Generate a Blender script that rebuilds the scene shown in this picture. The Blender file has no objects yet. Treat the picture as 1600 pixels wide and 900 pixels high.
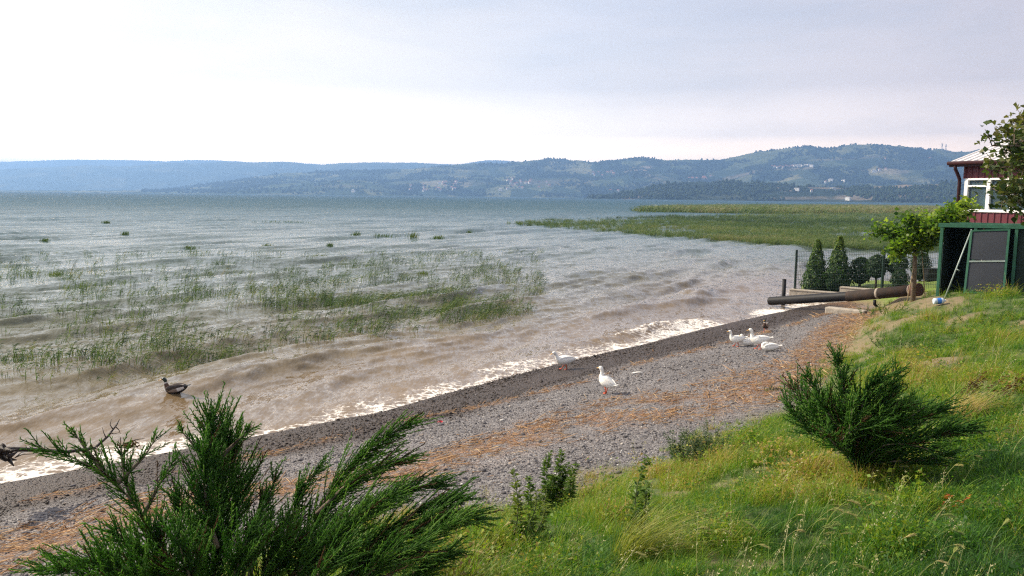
import bpy, bmesh, math, random
import numpy as np
from mathutils import Vector, Matrix
from mathutils.bvhtree import BVHTree
random.seed(7); RNG = np.random.default_rng(7)
scene = bpy.context.scene
COL = scene.collection

# ------------------------------------------------------------------ camera
CAM_H, FOC = 4.6, 1256.0
_P, _R = math.radians(6.5), math.radians(0.69)
_F = np.array([0, math.cos(_P), -math.sin(_P)]); _u0 = np.cross([1., 0, 0], _F)
_RT = math.cos(_R) * np.array([1., 0, 0]) + math.sin(_R) * _u0
_UP = math.cos(_R) * _u0 - math.sin(_R) * np.array([1., 0, 0])
EYE = np.array([0, 0, CAM_H])
cd = bpy.data.cameras.new('camera'); cam = bpy.data.objects.new('camera', cd); COL.objects.link(cam)
cd.sensor_width = 36.0; cd.lens = 36.0 * FOC / 1600.0; cd.clip_start = 0.05; cd.clip_end = 60000
m = Matrix.Identity(4)
for i in range(3):
    m[i][0], m[i][1], m[i][2], m[i][3] = _RT[i], _UP[i], -_F[i], EYE[i]
cam.matrix_world = m
scene.camera = cam

# ------------------------------------------------------------------ light, sky, exposure
SUN_AZ, SUN_EL = math.radians(-70), math.radians(37)       # left of the view, ahead of the camera
SUN_DIR = Vector((math.sin(SUN_AZ) * math.cos(SUN_EL), math.cos(SUN_AZ) * math.cos(SUN_EL), math.sin(SUN_EL)))
sl = bpy.data.lights.new('sun', 'SUN'); sl.energy = 4.8; sl.angle = math.radians(0.6); sl.color = (1.0, 0.88, 0.70)
so = bpy.data.objects.new('sun', sl); COL.objects.link(so)
so.rotation_euler = (-SUN_DIR).to_track_quat('-Z', 'Y').to_euler()
scene.view_settings.view_transform = 'Standard'; scene.view_settings.look = 'None'
scene.view_settings.gamma = 1.0; scene.view_settings.use_curve_mapping = False
scene.view_settings.exposure = 0.58
world = bpy.data.worlds.new('World'); scene.world = world; world.use_nodes = True


def nd(nt, typ, **kw):
    n = nt.nodes.new(typ)
    ins = kw.pop('ins', {})
    for k, v in kw.items():
        setattr(n, k, v)
    for k, v in ins.items():
        s = n.inputs[k]
        if isinstance(v, bpy.types.NodeSocket):
            nt.links.new(v, s)
        else:
            s.default_value = v
    return n


def mth(nt, op, a, b=0.0, c=None, clamp=False):
    n = nd(nt, 'ShaderNodeMath', operation=op, use_clamp=clamp)
    for i, v in enumerate((a, b, c)):
        if v is None:
            continue
        if isinstance(v, bpy.types.NodeSocket):
            nt.links.new(v, n.inputs[i])
        else:
            n.inputs[i].default_value = v
    return n.outputs[0]


def mixc(nt, fac, a, b, blend='MIX'):
    n = nd(nt, 'ShaderNodeMix', data_type='RGBA', blend_type=blend)
    for k, v in ((0, fac), (6, a), (7, b)):
        if isinstance(v, bpy.types.NodeSocket):
            nt.links.new(v, n.inputs[k])
        else:
            n.inputs[k].default_value = v if k == 0 else (*v[:3], 1.0)
    return n.outputs[2]


def ramp(nt, fac, stops, interp='LINEAR'):
    n = nd(nt, 'ShaderNodeValToRGB'); n.color_ramp.interpolation = interp
    e = n.color_ramp.elements
    while len(e) < len(stops):
        e.new(0.5)
    for el, (p, c) in zip(e, stops):
        el.position = p; el.color = (c, c, c, 1) if isinstance(c, (int, float)) else (*c[:3], 1)
    nt.links.new(fac, n.inputs[0])
    return n.outputs[0]


def noise(nt, vec, scale, detail=4, rough=0.55, dist=0.0, out=0):
    n = nd(nt, 'ShaderNodeTexNoise', ins={'Scale': scale, 'Detail': detail, 'Roughness': rough, 'Distortion': dist})
    if vec is not None:
        nt.links.new(vec, n.inputs['Vector'])
    return n.outputs[out]


def mapping(nt, vec, scale=(1, 1, 1), rot=(0, 0, 0), loc=(0, 0, 0)):
    return nd(nt, 'ShaderNodeMapping', ins={'Vector': vec, 'Scale': scale, 'Rotation': rot, 'Location': loc}).outputs[0]


def build_world():
    nt = world.node_tree; nt.nodes.clear()
    sky = nd(nt, 'ShaderNodeTexSky', sky_type='NISHITA'); sky.sun_disc = False
    sky.sun_elevation = SUN_EL; sky.sun_rotation = SUN_AZ
    sky.air_density = 1.0; sky.dust_density = 3.0; sky.ozone_density = 1.5; sky.altitude = 0
    sep = nd(nt, 'ShaderNodeVectorMath', operation='MULTIPLY', ins={0: sky.outputs[0], 1: (0.115,) * 3}).outputs[0]
    d = nd(nt, 'ShaderNodeTexCoord').outputs['Generated']
    dot = nd(nt, 'ShaderNodeVectorMath', operation='DOT_PRODUCT', ins={0: d, 1: SUN_DIR}).outputs['Value']
    toward = mth(nt, 'MULTIPLY_ADD', dot, 0.5, 0.5, clamp=True)
    # thin high cloud veil: brighter towards the sun, cooler and greyer away from it
    veil = ramp(nt, toward, [(0.0, (0.42, 0.39, 0.44)), (0.47, (0.475, 0.445, 0.505)), (0.67, (0.575, 0.58, 0.655)), (0.83, (0.77, 0.735, 0.705)), (1.0, (0.93, 0.86, 0.77))])
    st = mapping(nt, d, scale=(1.0, 1.0, 4.5))
    n1 = noise(nt, st, 1.7, 6, 0.55, 0.5)
    n2 = noise(nt, st, 5.0, 5, 0.6, 0.9)
    fac = mth(nt, 'ADD', mth(nt, 'MULTIPLY', n1, 0.75), mth(nt, 'MULTIPLY', n2, 0.25))
    fac = ramp(nt, fac, [(0.38, 0.70), (0.64, 0.96)], 'EASE')
    shade = ramp(nt, noise(nt, mapping(nt, d, scale=(1, 1, 6)), 3.4, 5, 0.55, 0.6), [(0.35, 0.98), (0.65, 1.02)])
    veil = nd(nt, 'ShaderNodeVectorMath', operation='MULTIPLY', ins={0: veil, 1: shade}).outputs[0]
    # the air is brighter and warmer low over the horizon
    low = ramp(nt, nd(nt, 'ShaderNodeSeparateXYZ', ins={0: d}).outputs[2], [(0.0, (10.0, 7.6, 4.2)), (0.04, (8.5, 6.4, 3.6)), (0.075, (3.0, 2.55, 1.85)), (0.13, (1.5, 1.38, 1.17)), (0.22, (1.10, 1.06, .99)), (0.36, (1.0, 1.0, 1.0))])
    veil = nd(nt, 'ShaderNodeVectorMath', operation='MULTIPLY', ins={0: veil, 1: low}).outputs[0]
    col = mixc(nt, fac, sep, veil)
    bg = nd(nt, 'ShaderNodeBackground', ins={'Color': col, 'Strength': 1.0})
    nd(nt, 'ShaderNodeOutputWorld', ins={'Surface': bg.outputs[0]})


build_world()
scene.render.engine = 'CYCLES'
cy = scene.cycles
cy.max_bounces = 6; cy.diffuse_bounces = 3; cy.glossy_bounces = 3; cy.transmission_bounces = 4
cy.transparent_max_bounces = 8; cy.volume_bounces = 0
cy.use_denoising = False                     # the little grain left reads like a phone picture; denoising smears grass and stones
cy.filter_width = 1.25
cy.sample_clamp_indirect = 6.0


# ------------------------------------------------------------------ helpers
def ray(px, py):
    d = (px - 800) / FOC * _RT + (450 - py) / FOC * _UP + _F
    return d / np.linalg.norm(d)


def at(px, py, dist):
    """World point in the direction of the photo's pixel at a horizontal distance."""
    d = ray(px, py)
    return Vector(EYE + d * dist / math.hypot(d[0], d[1]))


def onz(px, py, z=0.0):
    d = ray(px, py)
    return EYE + d * (z - CAM_H) / d[2]


def project(P):
    v = np.asarray(P, float) - EYE
    w = v @ _F
    return 800 + FOC * (v @ _RT) / w, 450 - FOC * (v @ _UP) / w


def smooth(a, b, x):
    t = np.clip((x - a) / (b - a), 0, 1)
    return t * t * (3 - 2 * t)


_perm = np.random.default_rng(3).permutation(4096)
_gr = np.random.default_rng(4).uniform(0, 2 * math.pi, 4096)


def perlin(x, y, seed=0):
    x = np.asarray(x, float) + seed * 17.31; y = np.asarray(y, float) + seed * 9.77
    xi = np.floor(x).astype(int); yi = np.floor(y).astype(int)
    xf, yf = x - xi, y - yi

    def g(ix, iy, dx, dy):
        a = _gr[_perm[(_perm[ix & 4095] + iy) & 4095]]
        return np.cos(a) * dx + np.sin(a) * dy
    u = xf ** 3 * (xf * (xf * 6 - 15) + 10); v = yf ** 3 * (yf * (yf * 6 - 15) + 10)
    a = g(xi, yi, xf, yf) * (1 - u) + g(xi + 1, yi, xf - 1, yf) * u
    b = g(xi, yi + 1, xf, yf - 1) * (1 - u) + g(xi + 1, yi + 1, xf - 1, yf - 1) * u
    return (a * (1 - v) + b * v) * 1.5


def fbm(x, y, octs=4, seed=0, gain=0.5):
    s, a = 0, 1.0
    for i in range(octs):
        s = s + a * perlin(x * 2 ** i, y * 2 ** i, seed + i); a *= gain
    return s


def np_mesh(name, V, quads=None, tris=None, smooth_shade=True):
    """Mesh from numpy arrays."""
    V = np.asarray(V, np.float32)
    me = bpy.data.meshes.new(name)
    me.vertices.add(len(V)); me.vertices.foreach_set('co', V.ravel())
    parts, starts, n = [], [], 0
    for f, k in ((quads, 4), (tris, 3)):
        if f is not None and len(f):
            f = np.asarray(f, np.int32)
            parts.append(f.ravel()); starts.append(n + np.arange(len(f)) * k); n += f.size
    me.loops.add(n); me.loops.foreach_set('vertex_index', np.concatenate(parts))
    st = np.concatenate(starts).astype(np.int32)
    me.polygons.add(len(st)); me.polygons.foreach_set('loop_start', st)
    me.update(calc_edges=True)
    if smooth_shade:
        me.polygons.foreach_set('use_smooth', np.ones(len(st), bool))
    me.validate()
    return me


def grid_quads(nr, nc):
    i = np.arange(nr - 1)[:, None] * nc + np.arange(nc - 1)[None, :]
    i = i.ravel()
    return np.stack([i, i + 1, i + nc + 1, i + nc], 1)


def fattr(me, name, vals):
    a = me.attributes.new(name, 'FLOAT', 'POINT'); a.data.foreach_set('value', np.asarray(vals, np.float32))


def link(name, me, mats=None, parent=None, label=None, cat=None, group=None, kind=None):
    o = bpy.data.objects.new(name, me); COL.objects.link(o)
    if mats is not None and me is not None and len(me.materials) == 0:
        for mt in (mats if isinstance(mats, (list, tuple)) else [mats]):
            me.materials.append(mt)
    if parent is not None:
        o.parent = parent
    tag(o, label, cat, group, kind)
    return o


def tag(o, label=None, cat=None, group=None, kind=None):
    for k, v in (('label', label), ('category', cat), ('group', group), ('kind', kind)):
        if v:
            o[k] = v
    return o


def thing(name, loc, label, cat, group=None, rz=0.0):
    o = bpy.data.objects.new(name, None); COL.objects.link(o); o.empty_display_size = 0.1
    o.location = loc; o.rotation_euler = (0, 0, rz)
    return tag(o, label, cat, group)


def copy_tree(o, parent=None, **kw):
    c = o.copy(); COL.objects.link(c)
    if parent is not None:
        c.parent = parent
    for ch in list(o.children):
        copy_tree(ch, c)
    for k, v in kw.items():
        c[k] = v
    return c


class MB:
    """Collects polygons for one mesh object."""
    def __init__(s):
        s.v, s.f, s.m, s.sm = [], [], [], []

    def add(s, verts, faces, mat=0, sm=False):
        b = len(s.v)
        s.v += [tuple(p) for p in verts]
        for f in faces:
            s.f.append(tuple(i + b for i in f)); s.m.append(mat); s.sm.append(sm)

    def box(s, c, size, rot=None, mat=0):
        hx, hy, hz = (q / 2 for q in size)
        vs = [Vector((x, y, z)) for x in (-hx, hx) for y in (-hy, hy) for z in (-hz, hz)]
        if rot is not None:
            vs = [rot @ p for p in vs]
        vs = [p + Vector(c) for p in vs]
        s.add(vs, [(0, 1, 3, 2), (4, 6, 7, 5), (0, 4, 5, 1), (2, 3, 7, 6), (0, 2, 6, 4), (1, 5, 7, 3)], mat)

    def bar(s, a, b, w, h, up=(0, 0, 1), mat=0):
        a, b = Vector(a), Vector(b); d = b - a; z = d.normalized()
        x = z.cross(Vector(up))
        if x.length < 1e-4:
            x = z.cross(Vector((1, 0, 0)))
        x.normalize(); y = x.cross(z)
        s.box((a + b) / 2, (w, h, d.length), Matrix((x, y, z)).transposed(), mat)

    def tube(s, pts, rad, n=8, mat=0, cap=True, sm=True, squash=None):
        pts = [Vector(p) for p in pts]
        if not hasattr(rad, '__len__'):
            rad = [rad] * len(pts)
        vs, prev = [], None
        for i, p in enumerate(pts):
            t = (pts[min(i + 1, len(pts) - 1)] - pts[max(i - 1, 0)]).normalized()
            if prev is None:
                x = t.cross(Vector((0, 0, 1)))
                if x.length < 1e-3:
                    x = Vector((1, 0, 0))
            else:
                x = prev - t * prev.dot(t)
            x.normalize(); prev = x; y = t.cross(x)
            for k in range(n):
                a = 2 * math.pi * k / n
                vs.append(p + rad[i] * (math.cos(a) * x + math.sin(a) * y))
        fs = [(i * n + k, i * n + (k + 1) % n, (i + 1) * n + (k + 1) % n, (i + 1) * n + k) for i in range(len(pts) - 1) for k in range(n)]
        s.add(vs, fs, mat, sm)
        if cap:
            b = len(s.v) - len(vs)
            s.f.append(tuple(b + k for k in range(n - 1, -1, -1))); s.m.append(mat); s.sm.append(False)
            b += (len(pts) - 1) * n
            s.f.append(tuple(b + k for k in range(n))); s.m.append(mat); s.sm.append(False)

    def mesh(s, name='mesh'):
        me = bpy.data.meshes.new(name); me.from_pydata([tuple(p) for p in s.v], [], s.f)
        me.polygons.foreach_set('material_index', s.m); me.polygons.foreach_set('use_smooth', s.sm)
        me.update()
        return me

    def build(s, name, mats, parent=None, bevel=0, **kw):
        me = s.mesh(name)
        o = link(name, me, mats, parent, **kw)
        if bevel:
            b = o.modifiers.new('bevel', 'BEVEL'); b.width = bevel; b.segments = 2; b.limit_method = 'ANGLE'
        return o


def mat(name, col, rough=0.6, var=0.0, vscale=8.0, bump=0.0, bscale=40.0, spec=0.5, metal=0.0, coords='Object', second=None, streak=None):
    """Principled material with noise-varied colour and fine relief."""
    mt = bpy.data.materials.new(name); mt.use_nodes = True
    nt = mt.node_tree; b = nt.nodes['Principled BSDF']
    b.inputs['Roughness'].default_value = rough; b.inputs['Metallic'].default_value = metal
    b.inputs['Specular IOR Level'].default_value = spec
    tc = nd(nt, 'ShaderNodeTexCoord').outputs[coords]
    c = None
    if var or second:
        v = tc if streak is None else mapping(nt, tc, scale=streak)
        f = ramp(nt, noise(nt, v, vscale, 6, 0.62), [(0.32, 0.0), (0.68, 1.0)])
        if second is None:
            c = mixc(nt, f, [x * (1 - var) for x in col], [x * (1 + var) for x in col])
        else:
            c = mixc(nt, f, col, second)
        nt.links.new(c, b.inputs['Base Color'])
    else:
        b.inputs['Base Color'].default_value = (*col, 1)
    if bump:
        bn = nd(nt, 'ShaderNodeBump', ins={'Strength': bump, 'Distance': 0.02, 'Height': noise(nt, tc, bscale, 5, 0.6)})
        nt.links.new(bn.outputs[0], b.inputs['Normal'])
    return mt


def leaf_mat(name, dark, light, transl=0.35, attr=None, attr_type='GEOMETRY', rough=0.5, third=None):
    """Foliage: colour runs from dark to light with a tint attribute, some light passes through."""
    mt = bpy.data.materials.new(name); mt.use_nodes = True
    nt = mt.node_tree; b = nt.nodes['Principled BSDF']; out = nt.nodes['Material Output']
    if attr:
        f = nd(nt, 'ShaderNodeAttribute', attribute_type=attr_type, attribute_name=attr).outputs['Fac']
    else:
        f = nd(nt, 'ShaderNodeObjectInfo').outputs['Random']
    if third is not None:
        c = ramp(nt, f, [(0.0, dark), (0.5, light), (1.0, third)])
    else:
        c = mixc(nt, f, dark, light)
    nt.links.new(c, b.inputs['Base Color']); b.inputs['Roughness'].default_value = rough
    b.inputs['Specular IOR Level'].default_value = 0.3
    tr = nd(nt, 'ShaderNodeBsdfTranslucent', ins={'Color': mixc(nt, 1.0, c, (1.6, 1.7, 0.7), 'MULTIPLY')})
    mx = nd(nt, 'ShaderNodeMixShader', ins={0: transl, 1: b.outputs[0], 2: tr.outputs[0]})
    nt.links.new(mx.outputs[0], out.inputs['Surface'])
    return mt


def gn_scatter(name, P, rot, scale, idx, tint, templates, kind='stuff', label=None, cat=None):
    """One object that instances template meshes on numpy points (geometry nodes)."""
    me = bpy.data.meshes.new(name)
    P = np.asarray(P, np.float32); me.vertices.add(len(P)); me.vertices.foreach_set('co', P.ravel())
    for nm, dt, vals, key in (('rot', 'FLOAT_VECTOR', rot, 'vector'), ('scl', 'FLOAT_VECTOR', scale, 'vector'), ('tint', 'FLOAT', tint, 'value')):
        a = me.attributes.new(nm, dt, 'POINT'); a.data.foreach_set(key, np.asarray(vals, np.float32).ravel())
    a = me.attributes.new('idx', 'INT', 'POINT'); a.data.foreach_set('value', np.asarray(idx, np.int32))
    o = link(name, me, None, None, label, cat, None, kind)
    ng = bpy.data.node_groups.new(name + '_nodes', 'GeometryNodeTree')
    ng.interface.new_socket('Geometry', in_out='INPUT', socket_type='NodeSocketGeometry')
    ng.interface.new_socket('Geometry', in_out='OUTPUT', socket_type='NodeSocketGeometry')
    gi = ng.nodes.new('NodeGroupInput'); go = ng.nodes.new('NodeGroupOutput')
    join = ng.nodes.new('GeometryNodeJoinGeometry')
    for t in reversed(templates):
        oi = ng.nodes.new('GeometryNodeObjectInfo'); oi.inputs['Object'].default_value = t
        oi.inputs['As Instance'].default_value = False
        g2 = ng.nodes.new('GeometryNodeGeometryToInstance')
        ng.links.new(oi.outputs['Geometry'], g2.inputs[0]); ng.links.new(g2.outputs[0], join.inputs[0])
    ip = ng.nodes.new('GeometryNodeInstanceOnPoints'); ip.inputs['Pick Instance'].default_value = True
    ng.links.new(gi.outputs[0], ip.inputs['Points']); ng.links.new(join.outputs[0], ip.inputs['Instance'])
    for nm, dt, sk in (('rot', 'FLOAT_VECTOR', 'Rotation'), ('scl', 'FLOAT_VECTOR', 'Scale'), ('idx', 'INT', 'Instance Index')):
        na = ng.nodes.new('GeometryNodeInputNamedAttribute'); na.data_type = dt; na.inputs['Name'].default_value = nm
        ng.links.new(na.outputs['Attribute'], ip.inputs[sk])
    ng.links.new(ip.outputs[0], go.inputs[0])
    md = o.modifiers.new('scatter', 'NODES'); md.node_group = ng
    return o


def template(name, me, mt):
    if len(me.materials) == 0:
        me.materials.append(mt)
    return bpy.data.objects.new(name, me)          # never linked: only a source of geometry


# ------------------------------------------------------------------ shore geometry
SHORE_PX = [(0, 755), (150, 728), (400, 680), (600, 640), (780, 590), (900, 560), (1000, 540), (1100, 515), (1180, 497), (1250, 480), (1300, 472)]
SHORE = np.array([(-140, -95), (-60, -32), (-30, -6.5), (-15, 6.3)] + [tuple(onz(*q)[:2]) for q in SHORE_PX])
BACK = np.array([(13.5, 36.6), (13.2, 37.2), (14.9, 41.0), (17.3, 42.2), (21, 40.8), (30, 41), (60, 47), (160, 66), (400, 90), (1500, 160)])
LAND = np.vstack([SHORE, BACK, [(1500, -1500), (-1500, -1500), (-400, -260)]])
BANK = np.array([(-30, -14), (-12, 2.0), (-6.2, 6.0), (-3.6, 7.9), (-1.5, 9.3), (0, 9.5), (0.9, 10.4), (1.9, 11.5), (3.1, 12.4), (5, 14.4), (7, 18.2), (9, 22.2), (11.0, 26.0), (13.0, 29.3), (14.2, 31.4), (15, 33.5), (14.5, 35.6), (13.9, 36.6), (13.5, 37.2)])


def seg_dist(P, L):
    best = np.full(len(P), 1e12)
    for a, b in zip(L[:-1], L[1:]):
        ab = b - a; ap = P - a
        t = np.clip((ap @ ab) / (ab @ ab), 0, 1)
        d = ((ap - t[:, None] * ab) ** 2).sum(1)
        best = np.minimum(best, d)
    return np.sqrt(best)


def inside(P, poly):
    c = np.zeros(len(P), bool)
    for (x1, y1), (x2, y2) in zip(poly, np.roll(poly, -1, 0)):
        if y1 == y2:
            continue
        c ^= ((y1 > P[:, 1]) != (y2 > P[:, 1])) & (P[:, 0] < (x2 - x1) * (P[:, 1] - y1) / (y2 - y1) + x1)
    return c


def shore_sd(P):
    """Signed distance to the waterline, positive on land."""
    d = seg_dist(P, np.vstack([SHORE, BACK]))
    return np.where(inside(P, LAND), d, -d)


BANKPOLY = np.vstack([BANK, BACK[2:], [(1500, -1500), (-1500, -1500), (-300, -220)]])


def bank_sd(P):
    d = seg_dist(P, BANK)
    return np.where(inside(P, BANKPOLY), d, -d)


CTRL = [(0, 0, 2.85), (-1.9, 4.3, 2.0), (0, 5.5, 2.05), (2.76, 6.4, 2.2), (4, 2, 2.85), (8, 6, 2.75), (8, 12, 2.15), (12, 16, 2.3), (-5, 1, 2.5), (-8, 1.5, 1.9),
        (0, -10, 3.1), (20, 10, 2.9), (30, 20, 2.8), (13.1, 24.7, 1.72), (15.5, 23.8, 1.78), (18, 23, 1.9), (14.4, 30.4, 1.0), (17, 31, 1.25), (14.6, 38.2, 0.5), (16, 40, .55), (18, 34, 1.2),
        (20, 38, .75), (18, 29, 1.7), (21, 26, 2.1), (24, 34, 1.6), (30, 38, 1.2), (40, 30, 2.4), (7, 15.2, 1.35), (5, 9.5, 2.1), (10, 20.5, 1.3), (-12, -4, 2.1), (-20, -14, 2.3), (40, 0, 3), (15.8, 27.6, 1.2)]
_cb = BANK[1:-4]
_ctrl = np.array(CTRL + [(x, y, 0.1 * s) for (x, y), s in zip(_cb, shore_sd(_cb))])


def _tpsk(r2):
    return np.where(r2 > 1e-9, 0.5 * r2 * np.log(r2 + 1e-12), 0)


def _tps_fit(c):
    n = len(c)
    K = _tpsk(((c[:, None, :2] - c[None, :, :2]) ** 2).sum(2)) + np.eye(n) * 0.4
    A = np.zeros((n + 3, n + 3)); A[:n, :n] = K; A[:n, n] = 1; A[:n, n + 1:] = c[:, :2]; A[n, :n] = 1; A[n + 1:, :n] = c[:, :2].T
    return np.linalg.solve(A, np.concatenate([c[:, 2], [0, 0, 0]]))


_tw = _tps_fit(_ctrl)


def ground_z(P):
    """Height of the ground sheet (beach, bank, garden, lake bed)."""
    P = np.atleast_2d(np.asarray(P, float))
    out = np.empty(len(P))
    for i in range(0, len(P), 20000):
        Q = P[i:i + 20000]
        s = shore_sd(Q); b = bank_sd(Q)
        n = len(_ctrl)
        K = _tpsk(((Q[:, None] - _ctrl[None, :, :2]) ** 2).sum(2))
        tz = K @ _tw[:n] + _tw[n] + Q @ _tw[n + 1:]
        far = smooth(35, 90, np.hypot(Q[:, 0], Q[:, 1] - 10))
        tz = np.clip(tz, 0.25, 3.2) * (1 - far) + 2.3 * far
        tz = np.minimum(tz, 0.35 + np.maximum(s, 0) * 0.45) if True else tz
        beach = np.where(s > 0, 0.1 * s, np.maximum(0.12 * s, -2.2))
        beach = beach + 0.02 * np.exp(-((s - 2.5) / .7) ** 2)
        w = smooth(-0.3, 1.3, b)
        z = beach * (1 - w) + tz * w
        z = np.where(s < 0, beach, z)
        rough = fbm(Q[:, 0] * 0.9, Q[:, 1] * 0.9, 3, 5) * 0.07 * w + fbm(Q[:, 0] * .5, Q[:, 1] * .5, 3, 9) * 0.025 * smooth(0.3, 2, s)
        out[i:i + 20000] = z + rough
    return out


def gz(x, y):
    return float(ground_z([(x, y)])[0])


def on_ground(px, py, z0=0.8):
    """Where the sight line through a pixel meets the ground sheet."""
    d = ray(px, py)
    t = np.linspace(2.5, 70, 1500); P = EYE + t[:, None] * d
    g = ground_z(P[:, :2])
    k = np.argmax(P[:, 2] < g)
    p = P[k].copy(); p[2] = g[k]
    return p


# ------------------------------------------------------------------ ground sheet
def axis(lo, hi, step, far, grow=1.22):
    a = list(np.arange(lo, hi + 1e-6, step))
    s = step; x = a[-1]
    while x < far:
        s *= grow; x += s; a.append(x)
    s = step; x = a[0]; b = []
    while x > -far:
        s *= grow; x -= s; b.append(x)
    return np.array(b[::-1] + a)


def ground_material():
    mt = bpy.data.materials.new('ground_material'); mt.use_nodes = True
    nt = mt.node_tree; b = nt.nodes['Principled BSDF']
    pos = nd(nt, 'ShaderNodeNewGeometry').outputs['Position']

    def at_(n):
        return nd(nt, 'ShaderNodeAttribute', attribute_name=n).outputs['Fac']
    vor = nd(nt, 'ShaderNodeTexVoronoi', ins={'Vector': pos, 'Scale': 42.0, 'Randomness': 1.0})
    vcol = nd(nt, 'ShaderNodeSeparateColor', ins={0: vor.outputs['Color']}).outputs[0]
    vor2 = nd(nt, 'ShaderNodeTexVoronoi', ins={'Vector': pos, 'Scale': 95.0, 'Randomness': 1.0})
    stone = ramp(nt, vcol, [(0.0, (0.065, 0.06, 0.062)), (0.45, (0.13, 0.12, 0.122)), (0.8, (0.20, 0.185, 0.182)), (1.0, (0.34, 0.32, 0.30))])
    big = noise(nt, pos, 0.8, 5, 0.6)
    stone = mixc(nt, 1.0, stone, ramp(nt, big, [(0.3, 0.78), (0.7, 1.15)]), 'MULTIPLY')
    wetc = mixc(nt, 1.0, stone, (0.27, 0.20, 0.165), 'MULTIPLY')
    wet = at_('wet')
    col = mixc(nt, wet, stone, wetc)
    straw = mixc(nt, noise(nt, pos, 14, 5, 0.7), (0.15, 0.07, 0.035), (0.38, 0.20, 0.09))
    sf = mth(nt, 'MULTIPLY', at_('straw'), ramp(nt, noise(nt, pos, 7.0, 6, 0.7), [(0.42, 0.0), (0.62, 1.0)]))
    col = mixc(nt, sf, col, straw)
    soil = mixc(nt, noise(nt, pos, 5, 6, 0.65), (0.10, 0.085, 0.04), (0.27, 0.20, 0.11))
    turf = mixc(nt, noise(nt, pos, 2.2, 6, 0.7), (0.035, 0.06, 0.012), (0.11, 0.13, 0.03))
    veg = mixc(nt, at_('soil'), turf, soil)
    col = mixc(nt, at_('grass'), col, veg)
    lawn = mixc(nt, noise(nt, pos, 9, 5, 0.7), (0.10, 0.16, 0.02), (0.17, 0.23, 0.035))
    col = mixc(nt, at_('lawn'), col, lawn)
    nt.links.new(col, b.inputs['Base Color'])
    nt.links.new(mth(nt, 'SUBTRACT', 0.85, mth(nt, 'MULTIPLY', wet, 0.2)), b.inputs['Roughness'])
    h = mth(nt, 'ADD', vor.outputs['Distance'], mth(nt, 'MULTIPLY', vor2.outputs['Distance'], 0.45))
    bn = nd(nt, 'ShaderNodeBump', ins={'Strength': 0.9, 'Distance': 0.014, 'Height': mth(nt, 'SUBTRACT', 1.0, h)})
    nt.links.new(bn.outputs[0], b.inputs['Normal'])
    return mt


STRAW_LINE = np.array([tuple(onz(*q)[:2]) for q in [(-200, 900), (0, 862), (130, 815), (300, 775), (640, 738), (760, 697), (900, 655), (1050, 640), (1180, 625), (1240, 590)]])
# the pixels above were taken on the water plane; the beach stands a little higher
STRAW_LINE = STRAW_LINE * (1 - 0.45 / CAM_H)
DEBRIS_LINE = np.array([tuple(onz(*q)[:2]) for q in [(-100, 800), (0, 783), (250, 742), (480, 692), (620, 655), (800, 625), (900, 603), (980, 575), (1100, 548), (1240, 510), (1300, 488)]]) * (1 - 0.22 / CAM_H)
ANCHOR = {}


def ground_attrs(P):
    s = shore_sd(P); b = bank_sd(P)
    n = fbm(P[:, 0] * .8, P[:, 1] * .8, 4, 21)
    dl = seg_dist(P, DEBRIS_LINE)
    sl_ = shore_sd(P)
    debris_s = 2.1
    wet = 1 - smooth(-.35, .5, (s - debris_s + n * .3))
    ds = seg_dist(P, STRAW_LINE)
    side = smooth(10, 15, P[:, 1])
    wid = 0.50 + 0.65 * smooth(-2, 4, P[:, 0]) + .3 * smooth(-3, -6, P[:, 0])
    straw = np.exp(-(ds / wid) ** 2) * np.clip(.85 + .9 * n, 0, 1)
    straw = np.maximum(straw, .7 * np.exp(-(dl / 0.16) ** 2) * np.clip(.5 + 1.2 * n, 0, 1))
    straw = np.where(s > .4, straw, 0)
    # beach narrows to a strawy fringe by the bank on the right
    straw = np.maximum(straw, .8 * smooth(-1.4, -.2, b) * smooth(14, 19, P[:, 1]))
    grass = smooth(-.35, .55, b + n * .55)
    soil = smooth(-.1, .45, n - .30 + .75 * smooth(17, 22, P[:, 1]) * (1 - smooth(1.0, 4.0, b)) + .25 * smooth(22, 25, P[:, 1]))
    lawn = smooth(-.3, .3, P[:, 1] - 31.0 - (P[:, 0] - 14) * .2) * smooth(0.2, .8, b) * (P[:, 1] < 60)
    return s, b, wet, straw, grass, soil, lawn


def build_ground():
    xs = axis(-12, 26, 0.17, 20000); ys = axis(1.5, 43, 0.17, 20000)
    X, Y = np.meshgrid(xs, ys)
    P = np.stack([X.ravel(), Y.ravel()], 1)
    z = ground_z(P)
    me = np_mesh('ground', np.column_stack([P, z]), grid_quads(len(ys), len(xs)))
    s, b, wet, straw, grass, soil, lawn = ground_attrs(P)
    for k, v in (('wet', wet), ('straw', straw), ('grass', grass), ('soil', soil), ('lawn', lawn)):
        fattr(me, k, v)
    link('ground', me, ground_material(), kind='structure')


build_ground()


# ------------------------------------------------------------------ lake
WAVES = []
_wr = np.random.default_rng(12)
for lam, amp, spread, cnt in ((6.2, .066, .05, 2), (4.6, .060, .07, 3), (3.1, .032, .14, 4), (1.8, .020, .18, 6), (1.05, .014, .24, 7), (.6, .008, .38, 8)):
    for _ in range(cnt):
        a = math.atan2(-0.55, 0.83) + _wr.normal(0, spread)
        WAVES.append((lam * _wr.uniform(.85, 1.18), amp * _wr.uniform(.7, 1.2), math.cos(a), math.sin(a), _wr.uniform(0, 6.28)))


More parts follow.
